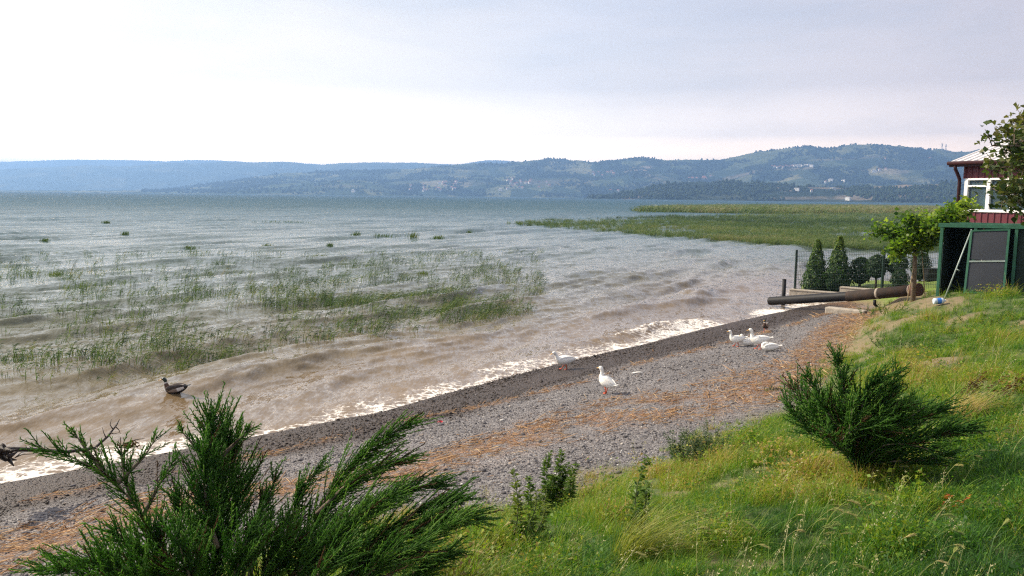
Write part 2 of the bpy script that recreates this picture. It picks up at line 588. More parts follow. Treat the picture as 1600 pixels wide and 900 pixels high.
def wave_h(x, y, res=None):
    """Wind waves running to the shore; waves too short for the local mesh are dropped."""
    h = np.zeros_like(x)
    wx = x + 0.9 * perlin(x * .12, y * .12, 31) + .28 * perlin(x * .55, y * .55, 36); wy = y + 0.9 * perlin(x * .12, y * .12, 33)
    for lam, amp, cx, cy_, ph in WAVES:
        k = 2 * math.pi / lam
        s = np.sin(k * (cx * wx + cy_ * wy) + ph)
        if lam < 3.6:                                                # short chop: sharp crests, round troughs
            hs = np.abs(np.sin(.5 * (k * (cx * wx + cy_ * wy) + ph)))
            c = (2.1 * (1 - hs) ** 1.25 - .72) * amp
        else:
            c = (2 * ((s + 1) / 2) ** 2.3 - .72) * amp
        if res is not None:
            c = c * (1 - smooth(lam * .25, lam * .5, res))
        h += c
    env = 0.75 + 0.6 * perlin(x * .09, y * .09, 35)
    return h * np.clip(env, .35, 1.5)


def water_h(P, res=None):
    s = -shore_sd(P)                       # distance out from the waterline
    h = wave_h(P[:, 0], P[:, 1], res)
    h = h * (0.12 + 0.88 * smooth(0.3, 5.5, s))
    # a roller about to break a few metres out, and one breaking on the shore further along
    n = perlin(P[:, 0] * .35, P[:, 1] * .35, 41)
    t = P @ np.array([.68, .73])
    roll = np.exp(-((s - 1.25 - .3 * n) / .42) ** 2) * np.exp(-((t - 24.0) / np.where(t < 24, 4.6, 3.2)) ** 2)
    h = h + .19 * roll * (1 + .35 * perlin(P[:, 0] * 2.5, P[:, 1] * 2.5, 44) + .22 * perlin(P[:, 0] * 6, P[:, 1] * 6, 46))
    swell = np.exp(-((s - 4.6 - 1.2 * n) / .8) ** 2) * smooth(9, 15, t) * (1 - smooth(33, 40, t)) * smooth(-.4, .3, perlin(t * .13, t * 0 + 3, 47))
    h = h + .17 * swell
    return h, s, roll


def water_material():
    mt = bpy.data.materials.new('lake_water'); mt.use_nodes = True
    nt = mt.node_tree; b = nt.nodes['Principled BSDF']; out = nt.nodes['Material Output']
    pos = nd(nt, 'ShaderNodeNewGeometry').outputs['Position']
    depth = nd(nt, 'ShaderNodeAttribute', attribute_name='offshore').outputs['Fac']
    wob = noise(nt, mapping(nt, pos, scale=(1, 1, 0)), .06, 4, .6)
    dd = mth(nt, 'MULTIPLY', depth, mth(nt, 'ADD', 0.55, mth(nt, 'MULTIPLY', wob, 0.9)))
    lg = mth(nt, 'DIVIDE', mth(nt, 'LOGARITHM', mth(nt, 'ADD', dd, 1.0), 10.0), 3.2)
    col = ramp(nt, lg, [(0.0, (0.19, 0.132, 0.078)), (0.22, (0.155, 0.110, 0.060)), (0.33, (0.120, 0.106, 0.060)), (0.43, (0.088, 0.104, 0.076)), (0.54, (0.060, 0.095, 0.086)), (0.66, (0.040, 0.090, 0.110)), (1.0, (0.034, 0.080, 0.115))])
    col = mixc(nt, 1.0, col, ramp(nt, noise(nt, mapping(nt, pos, scale=(1, 2.2, 0), rot=(0, 0, .6)), .5, 5, .65), [(.3, .82), (.7, 1.15)]), 'MULTIPLY')
    # foam: lacy bubbles where the foam attribute says water broke
    foam = nd(nt, 'ShaderNodeAttribute', attribute_name='foam').outputs['Fac']
    fv = mapping(nt, pos, scale=(1, 1, .2))
    warp = nd(nt, 'ShaderNodeVectorMath', operation='ADD', ins={0: fv, 1: nd(nt, 'ShaderNodeVectorMath', operation='MULTIPLY', ins={0: noise(nt, fv, 3.0, 3, .6, out=1), 1: (.35, .35, 0)}).outputs[0]}).outputs[0]
    v = nd(nt, 'ShaderNodeTexVoronoi', feature='DISTANCE_TO_EDGE', ins={'Vector': warp, 'Scale': 3.6}).outputs['Distance']
    v2 = nd(nt, 'ShaderNodeTexVoronoi', feature='DISTANCE_TO_EDGE', ins={'Vector': warp, 'Scale': 9.0}).outputs['Distance']
    lace = mth(nt, 'SUBTRACT', 1.0, mth(nt, 'ADD', mth(nt, 'MULTIPLY', v, 1.7), mth(nt, 'MULTIPLY', v2, 1.6)))
    lace = mth(nt, 'ADD', lace, mth(nt, 'MULTIPLY', mth(nt, 'SUBTRACT', noise(nt, pos, 12, 5, .75), .5), .9))
    ff = mth(nt, 'ADD', lace, mth(nt, 'MULTIPLY', mth(nt, 'SUBTRACT', foam, 1.0), 1.35))
    ff = ramp(nt, ff, [(0.24, 0.0), (0.56, 1.0)])
    ff = mth(nt, 'MULTIPLY', ff, ramp(nt, foam, [(0.02, 0), (.15, 1)]))
    col = mixc(nt, ff, col, (0.72, 0.68, 0.63))
    nt.links.new(col, b.inputs['Base Color'])
    b.inputs['IOR'].default_value = 1.33
    dist = nd(nt, 'ShaderNodeVectorMath', operation='LENGTH', ins={0: pos}).outputs['Value']
    rgh = ramp(nt, mth(nt, 'DIVIDE', dist, 600.0), [(0.0, .06), (.08, .10), (.2, .24), (.5, .46), (1.0, .56)])
    nt.links.new(mth(nt, 'ADD', rgh, mth(nt, 'MULTIPLY', ff, .85)), b.inputs['Roughness'])
    nt.links.new(ramp(nt, mth(nt, 'DIVIDE', dist, 900.0), [(0.02, .5), (.10, .32), (.35, .12)]), b.inputs['Specular IOR Level'])
    # ripples too small for the mesh tilt the normal
    geo = nd(nt, 'ShaderNodeNewGeometry').outputs['Normal']
    rip = mapping(nt, pos, scale=(1.0, .30, 1), rot=(0, 0, .45))
    acc = None
    for sc, k in ((16.0, .22), (6.0, .20), (2.2, .17), (.7, .15), (.12, .12)):
        nn = nd(nt, 'ShaderNodeVectorMath', operation='SUBTRACT', ins={0: noise(nt, rip, sc, 3, .6, .4, out=1), 1: (.5, .5, .5)}).outputs[0]
        nn = nd(nt, 'ShaderNodeVectorMath', operation='MULTIPLY', ins={0: nn, 1: (k * 1.9, k * 1.9, 0)}).outputs[0]
        acc = nn if acc is None else nd(nt, 'ShaderNodeVectorMath', operation='ADD', ins={0: acc, 1: nn}).outputs[0]
    acc = nd(nt, 'ShaderNodeVectorMath', operation='SCALE', ins={0: acc, 'Scale': ramp(nt, mth(nt, 'DIVIDE', dist, 500.0), [(.15, .40), (.6, .8)])}).outputs[0]
    acc = nd(nt, 'ShaderNodeVectorMath', operation='SCALE', ins={0: acc, 'Scale': 2.5}).outputs[0]
    nrm = nd(nt, 'ShaderNodeVectorMath', operation='ADD', ins={0: geo, 1: acc}).outputs[0]
    nrm = nd(nt, 'ShaderNodeVectorMath', operation='NORMALIZE', ins={0: nrm}).outputs[0]
    nt.links.new(nrm, b.inputs['Normal'])
    return mt


def build_lake():
    az = np.radians(np.concatenate([np.linspace(-100, -42, 40), np.linspace(-41.5, 41.5, 520), np.linspace(42, 100, 40)]))
    r = [6.5]
    while r[-1] < 12000:
        q = r[-1]
        r.append(q + (max(.05, q * .0042) if q < 60 else q * .0042 + (q - 60) * .006 if q < 700 else q * .02))
    r = np.array(r)
    A, R_ = np.meshgrid(az, r)
    P = np.stack([(R_ * np.sin(A)).ravel(), (R_ * np.cos(A)).ravel()], 1)
    dr = np.gradient(r); res = np.repeat(np.maximum(dr, r * .0028), len(az))
    near = np.hypot(P[:, 0], P[:, 1]) < 700
    h = np.zeros(len(P)); off = np.full(len(P), 600.0); foam = np.zeros(len(P))
    hn, s, roll = water_h(P[near], res[near])
    h[near] = hn
    off[near] = np.maximum(s, 0); off[~near] = np.hypot(P[~near, 0], P[~near, 1]) - 20
    Pn = P[near]; x, y = Pn[:, 0], Pn[:, 1]
    n1 = fbm(x * .45, y * .45, 3, 51); n2 = fbm(x * 1.5, y * 1.5, 3, 55)
    t = Pn @ np.array([.68, .73])
    wid = 1.45 + .75 * perlin(t * .22, t * 0 + 1, 57) + .5 * np.exp(-((t - 24) / 5) ** 2)
    f = (1 - smooth(.15 * wid, 1.5 * wid, s + .45 * n2)) * (.80 + .35 * n1 + .25 * n2)
    f = np.maximum(f, .80 * (1 - smooth(.05, .6 + .4 * n2, s)))
    f = np.maximum(f, roll * 1.02 * (.85 + .4 * n2))
    # thin backwash streaks and whitecaps on the crests further out
    hp = wave_h(x, y, res[near])
    cap = smooth(.20, .36, hp + .12 * n2) * smooth(3, 8, s) * (.50 + .38 * smooth(30, 100, s))
    f = np.maximum(f, cap)
    f = np.maximum(f, .42 * smooth(.1, .6, n2 + .5 * n1) * (1 - smooth(1.2, 3.6, s)))
    # surf running up the stones behind the garden
    foam[near] = np.clip(f, 0, 1.3)
    keep = ground_z(Pn) < hn + .5
    me_i = np.ones(len(P), bool); me_i[near] = keep | (s > -1)
    q = grid_quads(len(r), len(az)); q = q[me_i[q].any(1)]
    me = np_mesh('lake', np.column_stack([P, h]), q[:, ::-1])
    fattr(me, 'offshore', off); fattr(me, 'foam', foam)
    link('lake', me, water_material(), kind='structure')


build_lake()

# ------------------------------------------------------------------ hills across the lake
RIDGES = {
    'far': (11200, 9400, [(-700, 262), (-300, 258), (0, 253), (45, 251.5), (110, 249.5), (160, 250), (215, 250.5), (250, 252), (300, 250), (350, 251), (395, 254), (440, 252.5), (465, 254), (507, 257.5), (535, 254.5), (580, 254), (640, 254), (690, 256.5), (720, 257), (745, 252), (775, 249.5), (800, 252), (900, 258), (1200, 272), (2300, 296)]),
    'middle': (8300, 7000, [(-700, 272), (-250, 268), (0, 265), (60, 262), (130, 258.5), (170, 259), (205, 260.5), (235, 257), (262, 253.8), (300, 255.5), (345, 252.6), (395, 254.5), (420, 252.8), (450, 253), (475, 256), (507, 258.3), (530, 255), (560, 254), (600, 255), (650, 254.5), (690, 257), (740, 260), (900, 268), (2300, 275)]),
    'main': (5400, 4100, [(-700, 300), (250, 298), (380, 280), (440, 271), (510, 268), (580, 265), (640, 264.5), (680, 261), (715, 257.5), (745, 255.5), (790, 255), (820, 252), (862, 247.5), (885, 250), (915, 251), (932, 254), (965, 251), (1000, 247.5), (1020, 248), (1035, 251), (1080, 249.5), (1130, 249.5), (1165, 241), (1200, 234.5), (1232, 231.5), (1268, 229), (1285, 233), (1300, 232), (1330, 226.5), (1350, 226), (1395, 227.5), (1420, 230), (1450, 234), (1470, 234), (1500, 238), (1530, 234), (1600, 238), (1750, 244), (2300, 250)]),
    'left_headland': (4300, 3700, [(-700, 312), (300, 303), (345, 300), (385, 294), (420, 290), (450, 286), (480, 284.5), (540, 282), (575, 282), (595, 287), (610, 294), (640, 303), (700, 312), (2300, 320)]),
    'right_headland': (2900, 2500, [(-700, 320), (860, 316), (930, 309), (970, 303), (1000, 297), (1040, 288), (1090, 285), (1140, 284.5), (1200, 287), (1260, 292), (1330, 293), (1400, 290), (1500, 287), (1650, 282), (2300, 280)]),
}


def hill_material(name, woods, fields, field_amt, soil=(0.36, 0.28, 0.21)):
    mt = bpy.data.materials.new(name); mt.use_nodes = True
    nt = mt.node_tree; b = nt.nodes['Principled BSDF']
    pos = mapping(nt, nd(nt, 'ShaderNodeNewGeometry').outputs['Position'], scale=(1, 1, 0))
    n = noise(nt, pos, .0022, 8, .68, .6)
    c = mixc(nt, noise(nt, pos, .02, 7, .75), [q * .55 for q in woods], [q * 1.4 for q in woods])
    plot = nd(nt, 'ShaderNodeTexVoronoi', ins={'Vector': mapping(nt, pos, scale=(1, .55, 1), rot=(0, 0, .5)), 'Scale': .0065})
    pc = nd(nt, 'ShaderNodeSeparateColor', ins={0: plot.outputs['Color']})
    fcol = mixc(nt, pc.outputs[0], fields, (0.30, 0.27, 0.14))
    ff = mth(nt, 'MULTIPLY', ramp(nt, n, [(.5 - field_amt * .13, 0), (.56, 1)]), ramp(nt, pc.outputs[1], [(.35, 0), (.45, 1)]))
    ff = mth(nt, 'MULTIPLY', ff, ramp(nt, noise(nt, pos, .03, 5, .7), [(.35, .3), (.55, 1)]))
    c = mixc(nt, mth(nt, 'MULTIPLY', ff, field_amt), c, fcol)
    bare = nd(nt, 'ShaderNodeAttribute', attribute_name='bare').outputs['Fac']
    bf = mth(nt, 'MULTIPLY', bare, ramp(nt, noise(nt, pos, .035, 6, .75), [(.3, .25), (.6, 1)]))
    c = mixc(nt, bf, c, soil)
    nt.links.new(c, b.inputs['Base Color']); b.inputs['Roughness'].default_value = .95; b.inputs['Specular IOR Level'].default_value = .1
    bn = nd(nt, 'ShaderNodeBump', ins={'Strength': 1.0, 'Distance': 14.0, 'Height': noise(nt, pos, .03, 6, .7)})
    nt.links.new(bn.outputs[0], b.inputs['Normal'])
    return mt


BARE = {'main': [(992, 266, 26, 4, -.15, 1.0), (1010, 262, 10, 3, 0, 1), (1240, 262, 50, 3, -.03, .6), (1390, 268, 30, 5, 0, .45), (1330, 247, 90, 2, -.06, .35), (1150, 276, 45, 3, -.25, .5), (1020, 276, 40, 1.2, .4, .6),
                 (700, 287, 60, 5, 0, .4), (860, 285, 70, 5, 0, .3)],
        'right_headland': [(1000, 306, 26, 3.5, -.2, .75), (1030, 304, 10, 4, 0, .8), (1225, 295, 18, 3.2, .05, .95), (1300, 294, 60, 1.2, .02, .6), (1420, 291, 75, 2.6, -.04, .8), (1350, 308, 50, 5, 0, .6), (1400, 307, 60, 4, 0, .45), (1250, 309, 60, 3, 0, .35)],
        'left_headland': [(520, 282, 16, 1.5, 0, .5), (530, 291, 40, 2, 0, .3)]}
HILL = {}


def build_hills():
    mats = {'far': hill_material('far_hills', (.05, .07, .04), (.14, .15, .07), .4), 'middle': hill_material('middle_hills', (.05, .075, .04), (.15, .16, .07), .5),
            'main': hill_material('wooded_fields', (.035, .058, .032), (.12, .15, .065), .85),
            'left_headland': hill_material('headland_woods', (.04, .065, .035), (.14, .17, .07), .5), 'right_headland': hill_material('pine_woods', (.022, .038, .024), (.11, .13, .06), .25)}
    for k, (d1, d0, prof) in RIDGES.items():
        pxs = np.array([p[0] for p in prof], float); pys = np.array([p[1] for p in prof], float)
        m_ = 560 if k in ('main', 'right_headland') else 320
        X = np.linspace(-650, 2250, m_)
        ys = np.interp(X, pxs, pys)
        ker = np.array([1, 2, 1]) / 4
        ys = np.convolve(np.pad(ys, 1, 'edge'), ker, 'valid')
        dirs = np.array([ray(a, b) for a, b in zip(X, ys)])
        hor = np.hypot(dirs[:, 0], dirs[:, 1]); tanel = dirs[:, 2] / hor
        ux, uy = dirs[:, 0] / hor, dirs[:, 1] / hor
        vs = np.concatenate([np.linspace(-.03, 1, 60), [1.04, 1.1, 1.2, 1.35, 1.6]])
        V = []
        for v in vs:
            rr = d0 + (d1 - d0) * v
            x, y = ux * rr, uy * rr
            n = fbm(x / 900, y / 900, 5, 61 + int(d0) % 7)
            n2 = fbm(x / 160, y / 160, 4, 66)
            g = np.clip(max(v, 0) ** .72, 0, 1) * (1 + (.42 * n + .10 * n2) * min(1, 3 * max(v, 0)) * max(0, 1 - v) ** .6)
            g = np.minimum(g, .985 + .015 * v) if v <= 1 else 1 - 1.2 * (v - 1)
            base = -CAM_H / rr
            e = base + (tanel - base) * g
            z = CAM_H + e * rr
            if v > 1:
                z = (CAM_H + tanel * d1) * max(0, 1 - 1.6 * (v - 1)) - 3
            z = z + (fbm(x / 60, y / 60, 2, 70) * 6 * min(1, max(v, 0) * 4) if v <= 1 else 0)
            if v < 0:
                z = np.full_like(x, -1.8)
            V.append(np.stack([x, y, np.maximum(z, -1.8)], 1))
        V = np.concatenate(V)
        me = np_mesh('hills', V, grid_quads(len(vs), m_)[:, ::-1][:, ::-1])
        qx, qy = project(V)
        bare = np.zeros(len(V))
        wob = fbm(V[:, 0] / 90, V[:, 1] / 90, 3, 77)
        for cx, cy_, rx, ry, sl_, a in BARE.get(k, []):
            e = ((qx - cx) / rx) ** 2 + ((qy - cy_ - sl_ * (qx - cx)) / ry) ** 2
            bare = np.maximum(bare, a * (1 - smooth(.4, 1.2, e + wob * .6)))
        fattr(me, 'bare', bare)
        o = link('hills', me, mats[k], kind='structure')
        HILL[k] = (o, V, m_, len(vs), BVHTree.FromPolygons([tuple(p) for p in V], [tuple(int(i) for i in f) for f in grid_quads(len(vs), m_)]))


build_hills()


def hill_hit(px, py, keys=('right_headland', 'left_headland', 'main', 'middle')):
    best = None
    for k in keys:
        h = HILL[k][4].ray_cast(Vector(EYE), Vector(ray(px, py)))
        if h[0] is not None and (best is None or h[3] < best[3]):
            best = h
    return best[0] if best else None


def build_far_trees():
    tm = leaf_mat('far_tree_leaves', (.018, .034, .018), (.045, .072, .032), 0.1, 'tint', 'INSTANCER', .9)
    temps = []
    for i in range(4):
        bm = bmesh.new(); bmesh.ops.create_icosphere(bm, subdivisions=2, radius=1)
        for v in bm.verts:
            n = perlin(v.co.x * 1.7 + i * 7, v.co.y * 1.7 + v.co.z * 2.1, 80 + i)
            v.co *= 1 + .55 * float(n)
            v.co.z = v.co.z * (1.0 + .25 * i) + .7
        me = bpy.data.meshes.new('tree_blob'); bm.to_mesh(me); bm.free()
        temps.append(template('tree_blob', me, tm))
    Ps, Ss = [], []
    for k, cnt, sz in (('main', 52000, 5.0), ('right_headland', 18000, 4.6), ('left_headland', 6000, 5.2)):
        o, V, m_, nv, _ = HILL[k]
        G = V.reshape(nv, m_, 3)
        i = RNG.integers(2, 61, cnt); j = RNG.uniform(0, m_ - 2, cnt)
        if k == 'main':
            j = np.clip(RNG.uniform(.30, .93, cnt) * m_, 0, m_ - 2)
        j0 = j.astype(int); fj = (j - j0)[:, None]; u = RNG.uniform(0, 1, cnt)[:, None]
        i1 = np.minimum(i + 1, 60)
        p = (G[i, j0] * (1 - fj) + G[i, j0 + 1] * fj) * (1 - u) + (G[i1, j0] * (1 - fj) + G[i1, j0 + 1] * fj) * u
        n = fbm(p[:, 0] / 260, p[:, 1] / 260, 4, 90)
        dens = {'main': .1, 'right_headland': -.25, 'left_headland': -.15, 'middle': 0}[k]
        ok = (n > dens + RNG.normal(0, .12, cnt)) & (p[:, 2] > 1.5)
        if k == 'main':
            ok |= (i >= 59) & (RNG.uniform(0, 1, cnt) < .5)
        p = p[ok]; Ps.append(p); Ss.append(sz * RNG.uniform(.55, 1.4, len(p)))
    P = np.concatenate(Ps); S = np.concatenate(Ss); n = len(P)
    rot = np.column_stack([np.zeros(n), np.zeros(n), RNG.uniform(0, 6.28, n)])
    gn_scatter('distant_woods', P, rot, np.column_stack([S * .8, S * .8, S * .8]), RNG.integers(0, 4, n), RNG.uniform(0, 1, n), temps)


build_far_trees()


def build_far_houses():
    wm = [mat('white_render', (.78, .76, .72), .8, .06, 2), mat('cream_render', (.62, .53, .42), .8, .06, 2)]
    rm = [mat('red_roof_tiles', (.36, .12, .07), .8, .15, 3), mat('pale_roof', (.55, .5, .47), .8, .1, 3), mat('dark_window', (.05, .06, .08), .3, .1, 3)]
    proto = []
    for w, d, h, rh, a, b in ((11, 9, 7, 3, 0, 0), (14, 9, 6, 2.6, 1, 0), (20, 11, 9, 1.2, 0, 1), (9, 8, 6, 3.2, 0, 0)):
        bd = MB()
        bd.box((0, 0, h / 2 - 2), (w, d, h + 4), mat=0)
        for q in (-.3, 0, .3):
            for zz in (1.6, 4.6):
                bd.box((q * w, -d / 2, zz), (1.5, .2, 1.5), mat=2)
        e = .6; x0, y0 = w / 2 + e, d / 2 + e
        bd.add([(-x0, -y0, h), (x0, -y0, h), (x0, y0, h), (-x0, y0, h), (-x0 * .6, 0, h + rh), (x0 * .6, 0, h + rh)], [(0, 1, 5, 4), (2, 3, 4, 5), (0, 4, 3), (1, 2, 5), (0, 3, 2, 1)], 1)
        me = bd.mesh('far_house')
        for q in (wm[a], rm[b], rm[2]):
            me.materials.append(q)
        proto.append(me)
    spots = []
    R2 = random.Random(5)

    def cluster(x0, x1, y0, y1, n, label, group, kinds=(0, 1, 3), sc=1.0):
        for _ in range(n):
            spots.append((R2.uniform(x0, x1), R2.uniform(y0, y1), R2.choice(kinds), label, group, sc))
    cluster(640, 715, 285, 300, 24, 'small house with red roof in the hillside village beyond the water', 'houses of the lakeside village')
    cluster(790, 860, 280, 297, 20, 'small pale house scattered on the wooded slope across the lake', 'houses on the far wooded slope')
    cluster(925, 960, 268, 276, 8, 'small pale house below the bare cut on the far hill', 'houses below the bare cut')
    cluster(1060, 1120, 275, 281, 10, 'small pale house on the saddle behind the dark headland', 'houses on the saddle')
    for x in np.linspace(1206, 1268, 15):
        spots.append((x, 262.5 - (x - 1206) * .04 + R2.uniform(-1.2, 1), 0 if x < 1240 else 2, 'house in the long pale terrace high on the right hill', 'houses of the hilltop terrace', .9))
    for x, y, k, lb in ((1366, 269, 2, 'white house at the left end of the hilltop hamlet'), (1374, 267, 0, 'tall white house in the middle of the hilltop hamlet'), (1384, 265.5, 1, 'red roofed house at the right end of the hilltop hamlet'),
                        (1298, 283, 2, 'long white building among trees above the shore'), (1318, 284.5, 2, 'low white building right of the long white one'), (1290, 286, 0, 'white house left of the long white building'),
                        (782, 298, 2, 'white building with dome like top beside the far shore'), (954, 299, 0, 'white house on the shore left of the dark headland'), (966, 299.5, 0, 'cream house on the shore left of the dark headland'),
                        (552, 300, 2, 'white building at the water under the left headland'), (1268, 300, 3, 'white house above the cliffs of the right shore'), (1302, 297.5, 2, 'bright white building above the right shore cliffs'), (1245, 298, 2, 'pale low building near the bare quarry'),
                        (1325, 313, 2, 'white boathouse at the water below the cliffs'), (1383, 250, 3, 'lone white house high on the right hill'), (1453, 249, 3, 'lone white house near the pylons')):
        spots.append((x, y, k, lb, None, 1.0))
    for x, y, k, lb, gr, sc in spots:
        p = hill_hit(x, y)
        if p is None:
            continue
        o = link('far_house', proto[k], label=lb, cat='house', group=gr)
        d = math.hypot(p.x, p.y); s_ = sc * min(1.15, max(.75, d / 4200))
        o.location = (p.x, p.y, p.z + 1.5); o.scale = (s_,) * 3
        o.rotation_euler = (0, 0, math.atan2(-p.x, p.y) + R2.uniform(-.7, .7))


build_far_houses()


def build_pylons():
    st = mat('galvanised_steel', (.32, .33, .35), .5, .1, 3)
    for i, (px_, hh, lb) in enumerate(((1471.5, 46, 'taller lattice power pylon on the ridge left of its twin'), (1477.5, 40, 'shorter lattice power pylon on the ridge right of its twin'))):
        p = hill_hit(px_, 236.5)
        if p is None:
            continue
        b = MB()
        for sx in (-1, 1):
            for sy in (-1, 1):
                b.bar((sx * 4.5, sy * 4.5, -8), (sx * .8, sy * .8, hh), .9, .9)
        for k in range(6):
            z0 = hh * k / 6; w0 = 4.5 - 3.7 * k / 6; w1 = 4.5 - 3.7 * (k + 1) / 6; z1 = hh * (k + 1) / 6
            for a in range(2):
                q = (lambda u, v, z: (u, v, z)) if a == 0 else (lambda u, v, z: (v, u, z))
                for sgn in (-1, 1):
                    b.bar(q(-w0, sgn * w0, z0), q(w1, sgn * w1, z1), .45, .45); b.bar(q(w0, sgn * w0, z0), q(-w1, sgn * w1, z1), .45, .45)
        t = thing('power_pylon', (p.x, p.y, p.z), lb, 'pylon', 'power pylons on the ridge', .3)
        b.build('tower', st, t)
        for zz, ww in ((hh * .72, 8), (hh * .85, 7), (hh * .97, 5)):
            c = MB(); c.bar((-ww, 0, zz), (ww, 0, zz), .8, .8); c.bar((-ww, 0, zz), (0, 0, zz + 3), .4, .4); c.bar((ww, 0, zz), (0, 0, zz + 3), .4, .4)
            c.build('cross_arm', st, t)


build_pylons()


# ------------------------------------------------------------------ house on the right
def build_house():
    maroon = mat('maroon_metal_sheet', (.105, .010, .021), .5, .12, 1.2, spec=.5)
    dark_maroon = mat('dark_maroon_trim', (.030, .007, .009), .6, .15, 3, spec=.25)
    white = mat('white_window_plastic', (.80, .80, .79), .35, .04, 4)
    roofm = mat('pale_roof_sheet', (.72, .68, .66), .45, .10, 1.5)
    plinth = mat('white_plinth', (.68, .66, .62), .8, .1, 4, bump=.2)
    glass = bpy.data.materials.new('window_glass'); glass.use_nodes = True
    nt = glass.node_tree; b = nt.nodes['Principled BSDF']
    b.inputs['Base Color'].default_value = (.10, .14, .16, 1); b.inputs['Roughness'].default_value = .03; b.inputs['IOR'].default_value = 1.52
    tr = nd(nt, 'ShaderNodeBsdfTransparent', ins={'Color': (.80, .90, .90, 1)})
    mx = nd(nt, 'ShaderNodeMixShader', ins={0: .62, 1: b.outputs[0], 2: tr.outputs[0]})
    nt.links.new(mx.outputs[0], nt.nodes['Material Output'].inputs['Surface'])
    curt = mat('grey_blue_curtain', (.35, .42, .46), .9, .1, 3)
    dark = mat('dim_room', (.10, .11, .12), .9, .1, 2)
    wdir = Vector((.435, -.90, 0)).normalized(); ddir = Vector((.90, .435, 0)).normalized()
    K = at(1499, 358, 37.0); K.z = 0
    t = thing('lake_house', (K.x, K.y, gz(K.x, K.y)), 'maroon metal clad house with white windows and pale ribbed roof', 'house')
    zb = t.location.z
    M = Matrix((wdir, ddir, Vector((0, 0, 1)))).transposed()      # local x along the wall, y into the house
    t.rotation_euler = M.to_euler()
    L, D = 11.0, 8.0
    zf, zs, zt, ze = 3.36 - zb, 4.22 - zb, 5.52 - zb, 6.12 - zb      # floor line, sill, window head, eave

    def ribs(b, x0, x1, y, z0, z1, step=.26, side=-1):
        n = int((x1 - x0) / step)
        for i in range(n + 1):
            x = x0 + i * step
            b.add([(x, y, z0), (x + .035, y + side * .032, z0), (x + .085, y + side * .032, z0), (x + .12, y, z0), (x, y, z1), (x + .035, y + side * .032, z1), (x + .085, y + side * .032, z1), (x + .12, y, z1)],
                  [(0, 1, 5, 4), (1, 2, 6, 5), (2, 3, 7, 6)])
    b = MB()
    b.box((L / 2, .06, (zf + zs) / 2), (L, .12, zs - zf)); b.box((L / 2, .06, (zt + ze) / 2), (L, .12, ze - zt))
    ribs(b, .02, L - .2, -.002, zf, zs - .03); ribs(b, .02, L - .2, -.002, zt + .03, ze)
    b.box((.06, D / 2, (zf + ze) / 2), (.12, D - .26, ze - zf)); b.box((L - .06, D / 2, (zf + ze) / 2), (.12, D - .26, ze - zf)); b.box((L / 2, D - .06, (zf + ze) / 2), (L, .12, ze - zf))
    b.build('wall', maroon, t)
    b = MB(); b.box((L / 2, D / 2, zf / 2 - .25), (L - .05, D - .05, zf + .48)); b.box((L / 2, .03, zf - .035), (L + .02, .2, .06)); b.build('plinth', plinth, t)
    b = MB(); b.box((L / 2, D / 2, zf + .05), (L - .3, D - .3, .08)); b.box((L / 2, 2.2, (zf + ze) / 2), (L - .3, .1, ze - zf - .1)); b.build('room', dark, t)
    # roof: two ribbed slopes with the ridge along the wall, overhanging eave
    rp = .30; oh = .38
    b = MB()
    for s_ in (0, 1):
        yy = (lambda y: y) if s_ == 0 else (lambda y: D - y)
        y0, y1 = -oh, D / 2; z0 = ze + .02 - oh * rp * 0; z1 = z0 + (y1 - y0) * rp
        b.add([(-oh, yy(y0), z0), (L + oh, yy(y0), z0), (L + oh, yy(y1), z1), (-oh, yy(y1), z1), (-oh, yy(y0), z0 - .06), (L + oh, yy(y0), z0 - .06), (L + oh, yy(y1), z1 - .06), (-oh, yy(y1), z1 - .06)],
              [(0, 1, 2, 3), (7, 6, 5, 4), (0, 4, 5, 1), (0, 3, 7, 4), (1, 5, 6, 2)])
        n = int((L + 2 * oh) / .3)
        for i in range(n):
            x = -oh + i * .3
            for a, bb, c, d in ((x, x + .03, x + .09, x + .12),):
                b.add([(a, yy(y0), z0 + .003), (bb, yy(y0), z0 + .045), (c, yy(y0), z0 + .045), (d, yy(y0), z0 + .003), (a, yy(y1), z1 + .003), (bb, yy(y1), z1 + .045), (c, yy(y1), z1 + .045), (d, yy(y1), z1 + .003)],
                      [(0, 1, 5, 4), (1, 2, 6, 5), (2, 3, 7, 6), (0, 3, 2, 1)])
    rf = b.build('roof', roofm, t)
    b = MB(); b.tube([(-oh - .02, -oh - .05, ze), (L + oh, -oh - .05, ze)], .075, 8); b.box((L / 2, -oh + .012, ze - .06), (L + 2 * oh, .03, .17)); b.box((L / 2, -oh / 2, ze - .075), (L + .6, oh - .03, .03)); b.build('gutter', dark_maroon, rf)
    b = MB(); b.tube([(-.12, -oh + .0, ze - .05), (-.12, -oh + .04, ze - .22), (-.08, -.1, ze - .62), (-.08, -.09, ze - .8), (-.08, -.09, .1)], .065, 8); b.build('downpipe', dark_maroon, t)
    # gable ends
    for x in (.0, L - .1):
        b = MB()
        b.add([(x, 0, ze), (x + .1, 0, ze), (x + .1, D, ze), (x, D, ze), (x, D / 2, ze + D / 2 * rp), (x + .1, D / 2, ze + D / 2 * rp)], [(0, 4, 3), (1, 2, 5), (0, 1, 5, 4), (2, 3, 4, 5)])
        b.build('gable', maroon, t)
    # window band: frame with mullions and a transom row, each pane a piece of its own
    xs = [.18, 1.10, 2.02, 2.94, 3.86, 4.9, 5.9, 6.9, 7.9]
    fr = MB()
    fr.box(((xs[0] + xs[-1]) / 2, .03, zs + .04), (xs[-1] - xs[0] + .14, .20, .10)); fr.box(((xs[0] + xs[-1]) / 2, .03, zt - .035), (xs[-1] - xs[0] + .14, .17, .07))
    zm = zt - .30
